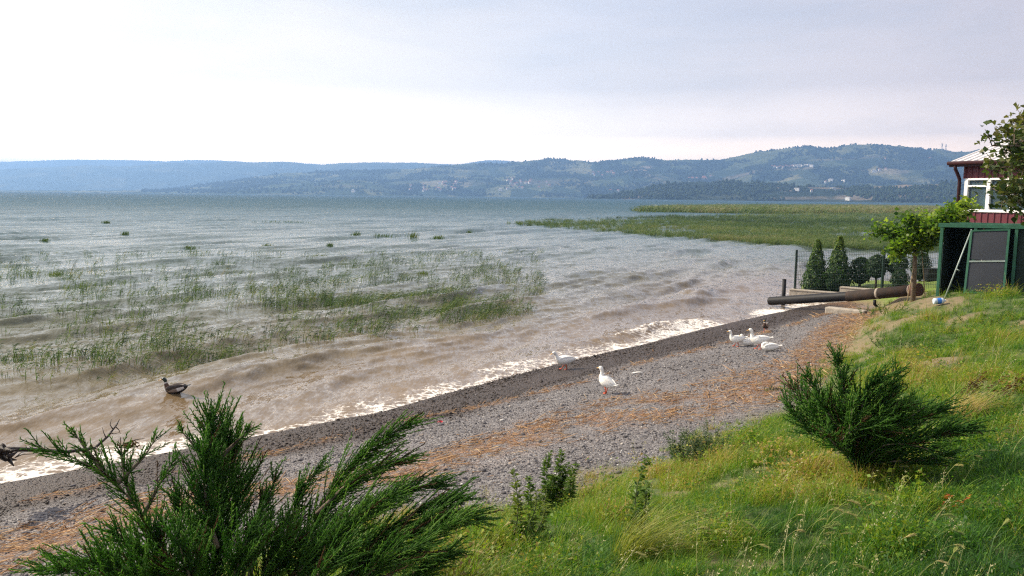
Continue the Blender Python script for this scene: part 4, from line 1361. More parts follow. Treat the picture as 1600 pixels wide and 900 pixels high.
def build_junipers():
    x, y = -1.75, 4.25; B = Vector((x, y, gz(x, y))); d = 4.55
    b0 = Vector((0, 0, -.05))
    n = juniper('juniper_bush', B, [
        # the branch that leans out to the left
        ([b0 + Vector((-.1, 0, 0))] + lead(B, d, [(262, 890), (238, 820), (205, 765), (175, 725), (130, 697), (60, 672)]), .17, .62, -.12, .22),
        (lead(B, d, [(205, 765), (192, 710), (188, 655)]), .08, .5, 0, .25),
        (lead(B, d, [(185, 735), (225, 690), (245, 655)]), .08, .5, .1, .25),
        (lead(B, d, [(160, 712), (130, 670), (112, 640)]), .06, .5, 0, .25),
        (lead(B, d, [(225, 790), (250, 735), (275, 690)]), .09, .6, .1, .25),
        # the central column
        ([b0] + lead(B, d, [(335, 900), (340, 800), (345, 730), (338, 680), (330, 622)]), .24, 2.0, .15, .12),
        (lead(B, d, [(345, 860, .15), (368, 780, .15), (366, 710, .15), (352, 650, .15)]), .20, 1.7, .25, .15),
        (lead(B, d, [(340, 850, -.15), (322, 780, -.15), (318, 720, -.15), (322, 670, -.15)]), .17, 1.6, .05, .12),
        (lead(B, d, [(322, 690), (300, 665), (280, 640)]), .05, .6, -.1, .28),
        (lead(B, d, [(345, 690), (372, 660), (392, 640)]), .06, .6, .3, .3),
        (lead(B, d, [(390, 900, -.1), (408, 820, -.1), (425, 745, -.1), (428, 725, -.1)]), .10, .8, .2, .2),
        (lead(B, d, [(380, 900, .1), (398, 820, .1), (410, 770, .1)]), .16, 1.2, .3, .12),
        (lead(B, d, [(300, 900, -.2), (285, 840, -.2), (282, 780, -.2), (272, 755, -.2)]), .15, 1.0, 0, .2),
        # the low skirt
        ([b0] + lead(B, d, [(230, 905, -.2), (180, 870, -.3), (120, 872, -.3), (60, 890, -.3)]), .16, 1.3, -.1, .3),
        ([b0] + lead(B, d, [(250, 900, -.3), (215, 850, -.4), (180, 820, -.4)]), .17, 1.2, 0, .28),
        (lead(B, d, [(300, 920, -.4), (285, 860, -.5), (275, 830, -.5)]), .18, 1.4, .1, .2),
        (lead(B, d, [(240, 930, -.5), (190, 890, -.6), (140, 875, -.6)]), .18, 1.5, -.05, .28),
        (lead(B, d, [(280, 930, -.2), (255, 860, -.3), (235, 815, -.3)]), .17, 1.4, 0, .22),
        (lead(B, d, [(200, 930, -.5), (150, 900, -.6), (95, 893, -.6)]), .16, 1.4, -.05, .3),
        (lead(B, d, [(330, 930, .2), (315, 860, .2), (305, 800, .2)]), .18, 1.4, 0, .14),
        (lead(B, d, [(400, 940, -.3), (415, 880, -.4), (430, 835, -.4)]), .19, 1.6, .3, .14),
        (lead(B, d, [(360, 930, -.4), (375, 860, -.5), (395, 820, -.5)]), .20, 1.6, .3, .12),
        (lead(B, d, [(420, 930, -.3), (440, 870, -.4), (470, 830, -.4)]), .18, 1.4, .5, .16)],
        'juniper with dense upright column and bare branch leaning out left', seed=21)
    x2, y2 = -.95, 4.15; B2 = Vector((x2, y2, gz(x2, y2))); d = 4.35
    n2 = juniper('juniper_bush', B2, [
        ([b0] + lead(B2, d, [(470, 880, .3), (492, 800, .3), (520, 735, .3), (560, 690, .3), (600, 655, .3), (640, 630, .3)]), .19, 1.25, .75, .3),
        (lead(B2, d, [(495, 790, .2), (540, 740, .2), (590, 710, .2), (640, 690, .2)]), .15, 1.2, .8, .35),
        (lead(B2, d, [(450, 880, .4), (455, 800, .4), (470, 745, .4), (500, 710, .4)]), .13, 1.2, .5, .18),
        (lead(B2, d, [(480, 860, .1), (540, 800, .1), (600, 760, .1), (660, 740, .1), (690, 738, .1)]), .16, 1.2, .8, .16),
        ([b0] + lead(B2, d, [(540, 890, 0), (600, 820, 0), (660, 780, 0), (715, 762, 0)]), .18, 1.4, .8, .14),
        (lead(B2, d, [(580, 880, -.1), (640, 820, -.1), (700, 790, -.1), (745, 800, -.1)]), .16, 1.2, .8, .16),
        (lead(B2, d, [(500, 900, -.3), (530, 840, -.3), (570, 785, -.3), (610, 760, -.3)]), .17, 1.2, .7, .32),
        (lead(B2, d, [(600, 910, -.3), (645, 850, -.3), (690, 815, -.3), (725, 800, -.3)]), .15, 1.2, .75, .34),
        (lead(B2, d, [(450, 920, -.3), (490, 860, -.3), (530, 820, -.3)]), .18, 1.4, .6, .2),
        (lead(B2, d, [(440, 930, -.2), (465, 880, -.2), (490, 845, -.2)]), .19, 1.6, .5, .16),
        (lead(B2, d, [(520, 940, -.2), (560, 880, -.3), (610, 850, -.3)]), .18, 1.5, .7, .2),
        (lead(B2, d, [(540, 930, -.4), (590, 880, -.5), (650, 850, -.5)]), .18, 1.4, .8, .24),
        (lead(B2, d, [(600, 940, -.2), (650, 890, -.3), (700, 860, -.3)]), .15, 1.2, .8, .14),
        (lead(B2, d, [(430, 900, .2), (440, 840, .2), (445, 800, .2)]), .14, 1.1, .2, .3),
        (lead(B2, d, [(480, 930, -.4), (500, 890, -.5), (540, 860, -.5)]), .17, 1.4, .6, .16)],
        'juniper with long plumes blown over to the right', seed=22)
    x3, y3 = at(1345, 712, 7.2)[:2]; B3 = Vector((x3, y3, gz(x3, y3))); d = 7.2
    L3 = []
    for pix, w, dn, bl, tn in (
        ([(1330, 700), (1280, 650), (1250, 610), (1235, 585)], .22, 1.3, .1, .12), ([(1330, 690), (1290, 630), (1275, 585), (1260, 570)], .2, 1.2, .1, .2),
        ([(1340, 700), (1320, 640), (1318, 590), (1308, 530)], .17, 1.3, .05, .14), ([(1345, 700), (1345, 640), (1350, 600), (1375, 570)], .24, 1.3, .35, .16),
        ([(1350, 700), (1370, 640), (1390, 600), (1400, 560)], .16, 1.2, .2, .12), ([(1350, 710), (1395, 660), (1440, 640), (1470, 630)], .24, 1.3, .7, .16),
        ([(1360, 715), (1420, 690), (1470, 670), (1510, 660)], .22, 1.3, .8, .12), ([(1345, 720), (1380, 690), (1420, 690), (1450, 700)], .2, 1.2, .7, .2),
        ([(1335, 720), (1290, 680), (1250, 650), (1228, 622)], .2, 1.3, .0, .15), ([(1340, 715), (1330, 670), (1350, 640), (1400, 625)], .24, 1.4, .6, .3),
        ([(1340, 725), (1310, 690), (1330, 665), (1370, 660)], .22, 1.4, .6, .14), ([(1350, 730), (1400, 720), (1440, 720), (1480, 712)], .18, 1.1, .8, .1)):
        dz = random.uniform(-.35, .35)
        L3.append(([b0] + [at(a, b_ + (720 - b_) * .12, d + dz * (i / 3)) - B3 for i, (a, b_) in enumerate(pix)], w * 1.0, dn * .85, bl, tn - .04))
    for _ in range(16):                                             # short inner leaders round out the bush
        a = random.uniform(0, 6.28); r = random.uniform(.45, .95)
        ex, ey = 1345 + 112 * r * math.cos(a), 640 + 62 * r * math.sin(a); dz = random.uniform(-.45, .45)
        L3.append((lead(B3, d, [(1338, 705), ((1338 + ex) / 2 - 8, (705 + ey) / 2 + 6, dz * .6), (ex, ey, dz)]), .17, .8, random.uniform(.1, .5), random.uniform(.1, .34)))
    n3 = juniper('juniper_bush', B3, L3, 'wide dark juniper in the grass on the right slope', seed=23, scale=1.35, sp=1.1)
    print('JUNIPER sprigs', n, n2, n3)


build_junipers()


# ------------------------------------------------------------------ ducks
def ellipse_loft(b, sp, n=14, matf=None, wide=1.06):
    """Continuous body: rings across a side-view spine of (x, z, radius)."""
    P = [Vector((x, 0, z)) for x, z, _ in sp]
    # smooth subdivision of the spine
    for _ in range(2):
        Q, R_ = [], []
        r = [q[2] for q in sp] if _ == 0 else r2
        for i in range(len(P) - 1):
            p0, p1, p2, p3 = P[max(i - 1, 0)], P[i], P[i + 1], P[min(i + 2, len(P) - 1)]
            Q += [p1, (-p0 + 9 * p1 + 9 * p2 - p3) / 16]; R_ += [r[i], max(.004, (-r[max(i - 1, 0)] + 9 * r[i] + 9 * r[i + 1] - r[min(i + 2, len(r) - 1)]) / 16)]
        Q.append(P[-1]); R_.append(r[-1]); P, r2 = Q, R_
    base = len(b.v); m_ = len(P)
    for i, p in enumerate(P):
        t = (P[min(i + 1, m_ - 1)] - P[max(i - 1, 0)]).normalized()
        y = Vector((0, 1, 0)); x = y.cross(t).normalized()
        for k in range(n):
            a = 2 * math.pi * k / n
            b.v.append(tuple(p + x * r2[i] * math.cos(a) + y * r2[i] * wide * math.sin(a)))
    for i in range(m_ - 1):
        for k in range(n):
            b.f.append((base + i * n + k, base + i * n + (k + 1) % n, base + (i + 1) * n + (k + 1) % n, base + (i + 1) * n + k))
            b.m.append(matf(i / (m_ - 1), math.cos(2 * math.pi * (k + .5) / n)) if matf else 0); b.sm.append(True)
    b.f.append(tuple(base + k for k in range(n - 1, -1, -1))); b.m.append(b.m[-1] if b.m else 0); b.sm.append(True)
    b.f.append(tuple(base + (m_ - 1) * n + k for k in range(n))); b.m.append(b.m[-2]); b.sm.append(True)


WHITE_F = mat('white_feathers', (.80, .78, .73), .75, .05, 14, bump=.35, bscale=70)
WING_F = mat('white_wing_feathers', (.82, .80, .75), .75, .06, 20, bump=.5, bscale=50, streak=(1, 6, 6))
BILL = mat('yellow_bill', (.62, .34, .08), .5, .1, 10)
ORANGE = mat('orange_red_feet', (.60, .09, .03), .55, .2, 20)
EYE_M = mat('dark_eye', (.01, .01, .012), .15)
GREENHEAD = mat('glossy_dark_green_head', (.008, .022, .014), .3, .3, 20)
BREAST = mat('brown_breast', (.075, .035, .02), .7, .3, 30, bump=.3)
FLANK = mat('grey_brown_flank', (.22, .16, .12), .7, .3, 40, bump=.3)
BACKM = mat('dark_brown_back', (.05, .035, .03), .7, .3, 30, bump=.3)
TAILB = mat('black_tail', (.012, .012, .014), .5, .3, 20)
PALEF = mat('pale_belly', (.60, .55, .50), .75, .1, 20, bump=.3)

STAND = [(-.31, .315, .010), (-.27, .29, .038), (-.19, .262, .078), (-.09, .238, .106), (.01, .228, .118), (.09, .238, .108), (.145, .275, .078), (.168, .325, .052), (.175, .375, .039), (.178, .42, .035), (.19, .462, .041), (.215, .485, .041), (.243, .485, .029), (.258, .482, .012)]
UPRIGHT = [(-.25, .20, .010), (-.225, .205, .038), (-.16, .215, .075), (-.085, .232, .102), (-.01, .258, .116), (.055, .295, .104), (.095, .345, .074), (.105, .392, .050), (.106, .435, .038), (.108, .475, .034), (.12, .515, .040), (.145, .538, .041), (.173, .538, .029), (.188, .535, .012)]
FORWARD = [(-.31, .262, .010), (-.27, .252, .040), (-.19, .238, .078), (-.09, .226, .104), (.02, .222, .114), (.10, .236, .098), (.16, .272, .066), (.19, .312, .045), (.205, .348, .036), (.218, .378, .035), (.236, .403, .040), (.262, .415, .038), (.288, .408, .027), (.302, .402, .012)]
LIE = [(x, z - .112, r) for x, z, r in STAND]
LOWLIE = [(-.30, .15, .010), (-.26, .14, .036), (-.18, .125, .075), (-.08, .115, .103), (.02, .112, .110), (.10, .118, .098), (.155, .15, .064), (.165, .195, .045), (.168, .23, .036), (.172, .26, .035), (.188, .292, .040), (.212, .306, .039), (.24, .304, .028), (.254, .30, .012)]
TUCK = [(-.31, .175, .010), (-.27, .155, .036), (-.19, .13, .072), (-.09, .118, .100), (.02, .112, .108), (.10, .113, .096), (.15, .135, .066), (.158, .175, .048), (.13, .208, .042), (.085, .222, .040), (.04, .222, .036), (.01, .216, .02)]
SWIM = [(-.27, .135, .010), (-.24, .115, .036), (-.17, .085, .070), (-.08, .06, .092), (.01, .05, .098), (.085, .062, .086), (.125, .10, .058), (.145, .145, .042), (.155, .185, .034), (.16, .22, .032), (.172, .252, .037), (.196, .268, .037), (.22, .266, .026), (.234, .262, .011)]


def duck(loc, heading, spine, label, legs=True, scale=1.0, mallard=False, group=None, head=True, step=.05, name=None):
    t = thing(name or ('mallard_duck' if mallard else 'white_duck'), loc, label, 'duck', group, heading)
    t.scale = (scale,) * 3
    b = MB()
    if mallard:
        def mf(f, up):
            if f > .66: return 0
            if f > .615: return 1
            if f > .47: return 2
            if f < .10: return 5
            if f < .22: return 6 if up < .3 else 5
            return 4 if up > .35 else 3
        ellipse_loft(b, spine, 16, mf)
        b.build('body', [GREENHEAD, PALEF, BREAST, FLANK, BACKM, TAILB, PALEF], t)
    else:
        ellipse_loft(b, spine, 16)
        b.build('body', WHITE_F, t)
    wm = [BACKM, FLANK] if mallard else [WING_F]
    zc = spine[4][1]; pitch = math.atan2(spine[5][1] - spine[2][1], spine[5][0] - spine[2][0])
    for s in (-1, 1):
        b = MB(); n1, n2 = 12, 8; vs = []
        for i in range(n1 + 1):
            u = i / n1; x = .12 - .36 * u
            w = .072 * math.sin(math.pi * min(1, u * 1.0 + .02)) ** .6 * (1 - .45 * u) + .004
            for j in range(n2):
                a = 2 * math.pi * j / n2
                y = .092 * (1 - .62 * u ** 1.6) + .022 * math.cos(a) * math.sin(math.pi * max(.05, min(.97, u))) ** .5
                vs.append(Vector((x * math.cos(pitch) - (.035 + .02 * u + w * math.sin(a)) * math.sin(pitch), s * y, zc + .012 + x * math.sin(pitch) + (.03 + .025 * u + w * math.sin(a)) * math.cos(pitch))))
        b.add(vs, [(i * n2 + j, i * n2 + (j + 1) % n2, (i + 1) * n2 + (j + 1) % n2, (i + 1) * n2 + j) for i in range(n1) for j in range(n2)], 0, True)
        b.build('wing', wm, t)
    # tail feathers fanned over the rump
    b = MB(); tx, tz, _ = spine[1]
    for k in range(-2, 3):
        b.add([(tx + .05, k * .012 - .012, tz + .012), (tx + .05, k * .012 + .012, tz + .012), (tx - .075, k * .022 + .012, tz + .03), (tx - .085, k * .022, tz + .034), (tx - .075, k * .022 - .012, tz + .03),
               (tx + .05, k * .012 - .012, tz + .004), (tx + .05, k * .012 + .012, tz + .004), (tx - .075, k * .022 + .012, tz + .024), (tx - .085, k * .022, tz + .028), (tx - .075, k * .022 - .012, tz + .024)],
              [(0, 1, 2, 3, 4), (9, 8, 7, 6, 5), (0, 4, 9, 5), (1, 6, 7, 2), (3, 8, 9, 4), (2, 7, 8, 3)])
    b.build('tail', TAILB if mallard else WING_F, t)
    if head:
        hx, hz, _ = spine[-2]; dx, dz = spine[-1][0] - spine[-3][0], spine[-1][1] - spine[-3][1]
        q = math.hypot(dx, dz); dx, dz = dx / q, dz / q
        b = MB(); vs = []
        for u, w, h in ((-.1, .017, .020), (.25, .017, .014), (.65, .019, .008), (.92, .017, .005), (1.0, .009, .003)):
            cx, cz = hx + dx * (.004 + .068 * u), hz - .004 + dz * .06 * u - .012 * u
            for k in range(8):
                a = 2 * math.pi * k / 8
                vs.append((cx, w * math.cos(a), cz + h * math.sin(a)))
        b.add(vs, [(i * 8 + k, i * 8 + (k + 1) % 8, (i + 1) * 8 + (k + 1) % 8, (i + 1) * 8 + k) for i in range(4) for k in range(8)] + [tuple(range(32, 40))], 0, True)
        b.build('bill', BILL, t)
        ex, ez, er = spine[-3]
        for s in (-1, 1):
            b = MB(); b.tube([(ex + .006, s * (er * .90), ez + .010), (ex + .006, s * (er * 1.04), ez + .010), (ex + .006, s * (er * 1.08), ez + .010)], [.0065, .006, .002], 8); b.build('eye', EYE_M, t)
    if legs:
        for s, dx in ((-1, step), (1, -step)):
            b = MB(); top = Vector((-.015, s * .05, zc - .085)); an = Vector((dx - .01, s * .05, .012))
            b.tube([top, top.lerp(an, .45) + Vector((-.012, 0, 0)), an], [.020, .010, .008], 8)
            f = [an + Vector(q) for q in ((-.012, 0, 0), (.05, -.034, -.008), (.066, 0, -.008), (.05, .034, -.008))]
            g = [p + Vector((0, 0, -.005)) for p in f]
            b.add(f + g, [(0, 1, 2), (0, 2, 3), (4, 6, 5), (4, 7, 6), (0, 4, 5, 1), (1, 5, 6, 2), (2, 6, 7, 3), (3, 7, 4, 0)])
            for k in (1, 2, 3):
                b.tube([f[0], f[k]], [.006, .004], 5)
            b.build('leg', ORANGE, t)
    return t


def build_ducks():
    G = 'white ducks on the gravel beach'
    def spot(px_, py):
        p = on_ground(px_, py); return (p[0], p[1], p[2] + .004)
    LEFT = math.pi
    duck(spot(881, 577.5), LEFT + .25, FORWARD, 'white duck stepping at the foam edge, nearest the water', scale=1.08, group=G)
    duck(spot(946, 615.5), LEFT - .75, UPRIGHT, 'white duck standing upright alone on the grey gravel', scale=1.02, group=G, step=.03)
    duck(spot(1150, 541.5), LEFT + .02, STAND, 'white duck standing at the left end of the group of four', scale=.92, group=G)
    p = spot(1171, 541.5); duck((p[0] - .0, p[1] + .12, p[2]), LEFT + .05, LOWLIE, 'white duck lying behind the tallest duck of the group', False, 1.0, group=G)
    duck(spot(1185, 545.5), LEFT - .12, STAND, 'tallest white duck of the group, standing with raised neck', scale=1.12, group=G)
    duck(spot(1201, 549), LEFT - .15, TUCK, 'white duck lying with head tucked at the right end of the group', False, 1.0, group=G, head=False)
    p = spot(1196, 518); duck(p, LEFT + 1.0, STAND, 'brown mallard with dark green head standing by the waterline', scale=.82, mallard=True)
    q = onz(272, 612); h = float(water_h(np.array([[q[0], q[1]]]), np.array([.1]))[0][0])
    q = onz(272, 612, h)
    duck((q[0], q[1], h - .005), LEFT + .12, SWIM, 'mallard swimming in the brown shallows with white rump', False, 1.12, mallard=True, step=0)


build_ducks()


# ------------------------------------------------------------------ things lying on the beach
def build_beach_things():
    wood = mat('wet_dark_driftwood', (.028, .018, .012), .6, .4, 14, bump=.8, bscale=40)
    # driftwood branch in the wash on the left
    d = 12.9
    p0 = onz(18, 716, .0); t = thing('driftwood_branch', (p0[0], p0[1], 0), 'dark driftwood branch with root clump lying in the foam', 'branch')
    o = t.location
    A = lambda x, y, q=0: at(x, y, d + q) - o
    b = MB(); b.tube([A(-60, 716, -.4), A(-10, 706), A(22, 702), A(60, 703, .2), A(105, 706, .3), A(148, 700, .5), A(168, 682, .6), A(182, 664, .7), A(187, 655, .7)], [.07, .06, .035, .027, .025, .024, .02, .012, .004], 8)
    b.tube([A(150, 699, .5), A(158, 706, .4), A(160, 712, .3)], [.02, .012, .006], 6)
    b.build('limb', wood, t)
    b = MB(); rr = random.Random(3)
    for k in range(26):
        a = A(rr.uniform(-25, 14), rr.uniform(698, 716), rr.uniform(-.2, .2)); e = a + Vector((rr.gauss(.05, .12), rr.gauss(0, .12), rr.gauss(-.04, .09)))
        b.tube([a, a.lerp(e, .5) + Vector((0, 0, rr.gauss(0, .03))), e], [.04, .026, .006], 6)
    b.build('root_clump', wood, t)
    b = MB()
    for pts in ([(23, 715), (35, 710), (58, 709)], [(25, 714), (33, 707), (40, 708)], [(165, 683), (162, 676), (160, 668)], [(172, 676), (178, 678), (186, 676)], [(176, 670), (172, 664), (174, 655)], [(180, 666), (186, 672), (188, 678)]):
        b.tube([A(x, y, .4 if x > 100 else .1) for x, y in pts], [.009, .006, .003], 5)
    b.build('twig', wood, t)
    # a second, thinner twig with weed on it
    p1 = onz(196, 700, .03); t = thing('weedy_twig', (p1[0], p1[1], 0), 'thin curved twig carrying a scrap of brown weed in the wash', 'twig'); o2 = t.location
    B = lambda x, y: at(x, y, 13.5) - o2
    b = MB(); b.tube([B(186, 700), B(198, 692), B(212, 687), B(226, 685)], [.012, .010, .007, .003], 6); b.tube([B(210, 688), B(217, 693), B(220, 699)], [.006, .004, .002], 5); b.build('stem', wood, t)
    n = 60; c = np.array([tuple(B(201, 696))]) + RNG.normal(0, .045, (n, 3)) * [1.3, 1, .6]
    link('weed_scrap', foliage_mesh('weed_scrap', c, rand_dirs(n, .6), rand_dirs(n), RNG.uniform(.04, .09, n), RNG.uniform(0, 1, n)), leaf_mat('brown_weed', (.06, .035, .012), (.16, .10, .03), .1, 'tint'), t)
    # a white feather scrap and a red scrap
    p = on_ground(995, 584); t = thing('white_feather', (p[0], p[1], p[2] + .02), 'white feather lying flat on the light gravel', 'feather', None, .3)
    b = MB(); vs = []
    for k in range(9):
        u = k / 8; w = .034 * math.sin(math.pi * min(.97, u + .06)) ** .7
        for s in (-1, 0, 1):
            vs.append((-.15 + .3 * u, s * w, .022 * math.sin(u * 3) + (.010 if s == 0 else 0)))
    b.add(vs, [(k * 3 + s, k * 3 + s + 1, k * 3 + s + 4, k * 3 + s + 3) for k in range(8) for s in (0, 1)], 0, True); b.tube([(-.19, 0, .002), (0, 0, .03), (.14, 0, .014)], [.004, .003, .001], 5); b.build('vane', WHITE_F, t)
    p = on_ground(688, 661); t = thing('red_wrapper', (p[0], p[1], p[2] + .01), 'small crumpled red wrapper on the upper beach', 'wrapper')
    b = MB(); n = 6; vs = [(.05 * (i - 2.5) / 2.5 + random.gauss(0, .006), .035 * (j - 2.5) / 2.5 + random.gauss(0, .006), random.uniform(0, .035)) for j in range(n) for i in range(n)]
    b.add(vs, [(j * n + i, j * n + i + 1, (j + 1) * n + i + 1, (j + 1) * n + i) for j in range(n - 1) for i in range(n - 1)]); b.build('foil', mat('red_plastic', (.45, .02, .03), .35, .2, 30), t)


build_beach_things()


def build_pebbles():
    mt = bpy.data.materials.new('pebble_stone'); mt.use_nodes = True
    nt = mt.node_tree; b = nt.nodes['Principled BSDF']; b.inputs['Specular IOR Level'].default_value = .2
    f = nd(nt, 'ShaderNodeAttribute', attribute_type='INSTANCER', attribute_name='tint').outputs['Fac']
    c = ramp(nt, f, [(0.0, (.020, .015, .012)), (.28, (.060, .045, .036)), (.34, (.075, .068, .068)), (.62, (.145, .135, .138)), (.82, (.22, .205, .20)), (.93, (.28, .21, .155)), (1.0, (.50, .48, .45))])
    nt.links.new(mixc(nt, 1.0, c, ramp(nt, noise(nt, nd(nt, 'ShaderNodeTexCoord').outputs['Object'], 3.0, 4), [(.3, .8), (.7, 1.15)]), 'MULTIPLY'), b.inputs['Base Color'])
    nt.links.new(ramp(nt, f, [(.3, .6), (.36, .85)]), b.inputs['Roughness'])
    temps = []
    for i in range(6):
        bm = bmesh.new(); bmesh.ops.create_icosphere(bm, subdivisions=1, radius=1)
        rr = random.Random(i)
        for v in bm.verts:
            v.co *= rr.uniform(.78, 1.12)
        me = bpy.data.meshes.new('pebble'); bm.to_mesh(me); bm.free()
        me.polygons.foreach_set('use_smooth', [True] * len(me.polygons))
        temps.append(template('pebble', me, mt))
    n = 560000
    P = np.column_stack([RNG.uniform(-13, 16, n), RNG.uniform(5, 37, n)])
    d = np.hypot(P[:, 0], P[:, 1]); px_, py = project(np.column_stack([P, np.full(n, .4)]))
    s = shore_sd(P); bk = bank_sd(P)
    _st = ground_attrs(P)[3]
    keep = (RNG.uniform(0, 1, n) > _st * .85) & (s > .05) & (bk < .9) & (px_ > -120) & (px_ < 1700) & (RNG.uniform(0, 1, n) < np.clip(12 / d, .35, 1)) & (RNG.uniform(0, 1, n) < 1 - smooth(-.2, .9, bk))
    P = P[keep]; s = s[keep]; n = len(P)
    z = ground_z(P)
    nz = fbm(P[:, 0] * .8, P[:, 1] * .8, 4, 21)
    wet = 1 - smooth(-.3, .5, s - 2.1 + nz * .3)
    size = RNG.lognormal(math.log(.0105), .45, n).clip(.006, .05)
    size *= np.clip(1 + .55 * fbm(s * .9, P @ np.array([.68, .73]) * .12, 3, 191), .6, 1.8); size = np.where(RNG.uniform(0, 1, n) < .004, RNG.uniform(.028, .06, n), size)
    sc = np.column_stack([size, size * RNG.uniform(.6, 1, n), size * RNG.uniform(.4, .7, n)])
    tint = np.clip(RNG.normal(.60, .17, n), .36, 1.0)
    tint = np.where(RNG.uniform(0, 1, n) < .03, RNG.uniform(.9, 1, n), tint)
    tint = np.where(RNG.uniform(0, 1, n) < wet * .96, np.clip(RNG.normal(.14, .09, n), 0, .31), tint)
    rot = np.column_stack([RNG.normal(0, .25, n), RNG.normal(0, .25, n), RNG.uniform(0, 6.28, n)])
    gn_scatter('gravel', np.column_stack([P, z + size * .18]), rot, sc, RNG.integers(0, 6, n), tint, temps)


build_pebbles()


def build_straw():
    sm = leaf_mat('dry_reed_straw', (.20, .095, .04), (.45, .26, .12), .1, 'tint', third=(.64, .48, .28), rough=.7)
    n = 120000
    P = np.column_stack([RNG.uniform(-12, 14, n), RNG.uniform(5, 33, n)])
    s, bk, wet, straw, grass, soil, lawn = ground_attrs(P)
    px_, _ = project(np.column_stack([P, np.full(n, .4)]))
    pr = np.clip(straw - .08, 0, 1) * 2.4 + .006
    keep = (RNG.uniform(0, 1, n) < pr) & (s > 1.2) & (bk < .5) & (px_ > -80)
    P = P[keep]; n = len(P)
    ang = RNG.normal(.82, .55, n); L = RNG.lognormal(math.log(.15), .55, n).clip(.05, .7)
    r = RNG.uniform(.0026, .0062, n) * (1 + .5 * (L > .25))
    z = ground_z(P) + RNG.uniform(.008, .045, n)
    A = np.column_stack([P, z]); D = np.column_stack([np.cos(ang), np.sin(ang), RNG.normal(0, .10, n)])
    V, q, t, tint = spindles(A, D, L, r, np.clip(RNG.normal(.42, .25, n), 0, 1))
    me = np_mesh('straw_litter', V, q, t); fattr(me, 'tint', tint)
    link('straw_litter', me, sm, kind='stuff')
    print('STRAW', n)


build_straw()


# ------------------------------------------------------------------ reeds in the lake
def blade_mesh(name, nb, rad, h, lean, wdt, rng, seg=4, spread=.25, curve=1.0, leafy=0):
    """A clump of tapering blades bent by the wind."""
    V, Q, T, B = [], [], [], 0
    for _ in range(nb):
        a = rng.uniform(0, 6.283); rr = rad * math.sqrt(rng.uniform(0, 1))
        p = np.array([rr * math.cos(a), rr * math.sin(a), -.02]); hh = h * rng.uniform(.55, 1.2)
        out = np.array([math.cos(a), math.sin(a), 0]) * rng.normal(.2, spread) + np.array([lean * rng.uniform(.3, 1.3), -lean * .25, 0]) + rng.normal(0, spread * .5, 3) * [1, 1, 0]
        side = np.cross(out + [1e-3, 2e-3, 0], [0, 0, 1.0]); side /= np.linalg.norm(side) + 1e-9
        sa = rng.uniform(-.9, .9); side = side * math.cos(sa) + np.array([side[1], -side[0], 0]) * math.sin(sa)
        b = rng.uniform(0, 1); w = wdt * rng.uniform(.7, 1.3)
        for k in range(seg + 1):
            u = k / seg
            c = p + np.array([0, 0, hh]) * (u - .22 * curve * u ** 2.5 * np.linalg.norm(out)) + out * hh * u ** 1.8 * curve
            ww = w * (1 - u) ** .7 * (.55 + .45 * min(1, u * 4)) + .0004
            V += [c - side * ww * .5, c + side * ww * .5]; T += [b, b]
        base = B
        Q += [(base + 2 * k, base + 2 * k + 1, base + 2 * k + 3, base + 2 * k + 2) for k in range(seg)]
        B += 2 * (seg + 1)
        for l in range(leafy):                                     # side leaves of a reed
            u0 = rng.uniform(.3, .9); c0 = p + np.array([0, 0, hh]) * u0 + out * hh * u0 ** 1.8 * curve
            dirv = np.array([rng.uniform(.4, 1.0), rng.normal(-.2, .3), rng.uniform(.1, .8)]); ln = hh * rng.uniform(.25, .45)
            sd = np.array([0, .3, .9]) if rng.uniform() < .5 else np.array([0, 1, 0.])
            for k, (uu, w2) in enumerate(((0, .5), (.5, 1.0), (1.0, .05))):
                c = c0 + dirv * ln * uu - np.array([0, 0, .35]) * ln * uu * uu
                V += [c - sd * wdt * w2 * .5, c + sd * wdt * w2 * .5]; T += [b, b]
            Q += [(B, B + 1, B + 3, B + 2), (B + 2, B + 3, B + 5, B + 4)]; B += 6
    me = np_mesh(name, np.array(V), np.array(Q), smooth_shade=True); fattr(me, 'blade', T)
    return me


def tint_mat(name, stops, transl=.35, rough=.55, mix=.5):
    """Blades: instance tint plus a little per-blade change pick the colour."""
    mt = bpy.data.materials.new(name); mt.use_nodes = True
    nt = mt.node_tree; b = nt.nodes['Principled BSDF']
    f = nd(nt, 'ShaderNodeAttribute', attribute_type='INSTANCER', attribute_name='tint').outputs['Fac']
    g = nd(nt, 'ShaderNodeAttribute', attribute_type='GEOMETRY', attribute_name='blade').outputs['Fac']
    f = mth(nt, 'ADD', f, mth(nt, 'MULTIPLY', mth(nt, 'SUBTRACT', g, .5), mix), clamp=True)
    c = ramp(nt, f, stops)
    nt.links.new(c, b.inputs['Base Color']); b.inputs['Roughness'].default_value = rough; b.inputs['Specular IOR Level'].default_value = .3
    tr = nd(nt, 'ShaderNodeBsdfTranslucent', ins={'Color': mixc(nt, 1.0, c, (1.5, 1.6, .8), 'MULTIPLY')})
    mx = nd(nt, 'ShaderNodeMixShader', ins={0: transl, 1: b.outputs[0], 2: tr.outputs[0]})
    nt.links.new(mx.outputs[0], nt.nodes['Material Output'].inputs['Surface'])
    return mt


REED_M = tint_mat('reed_leaves', [(0, (.014, .032, .012)), (.5, (.060, .110, .028)), (.8, (.15, .19, .055)), (1, (.20, .17, .09))], .3)


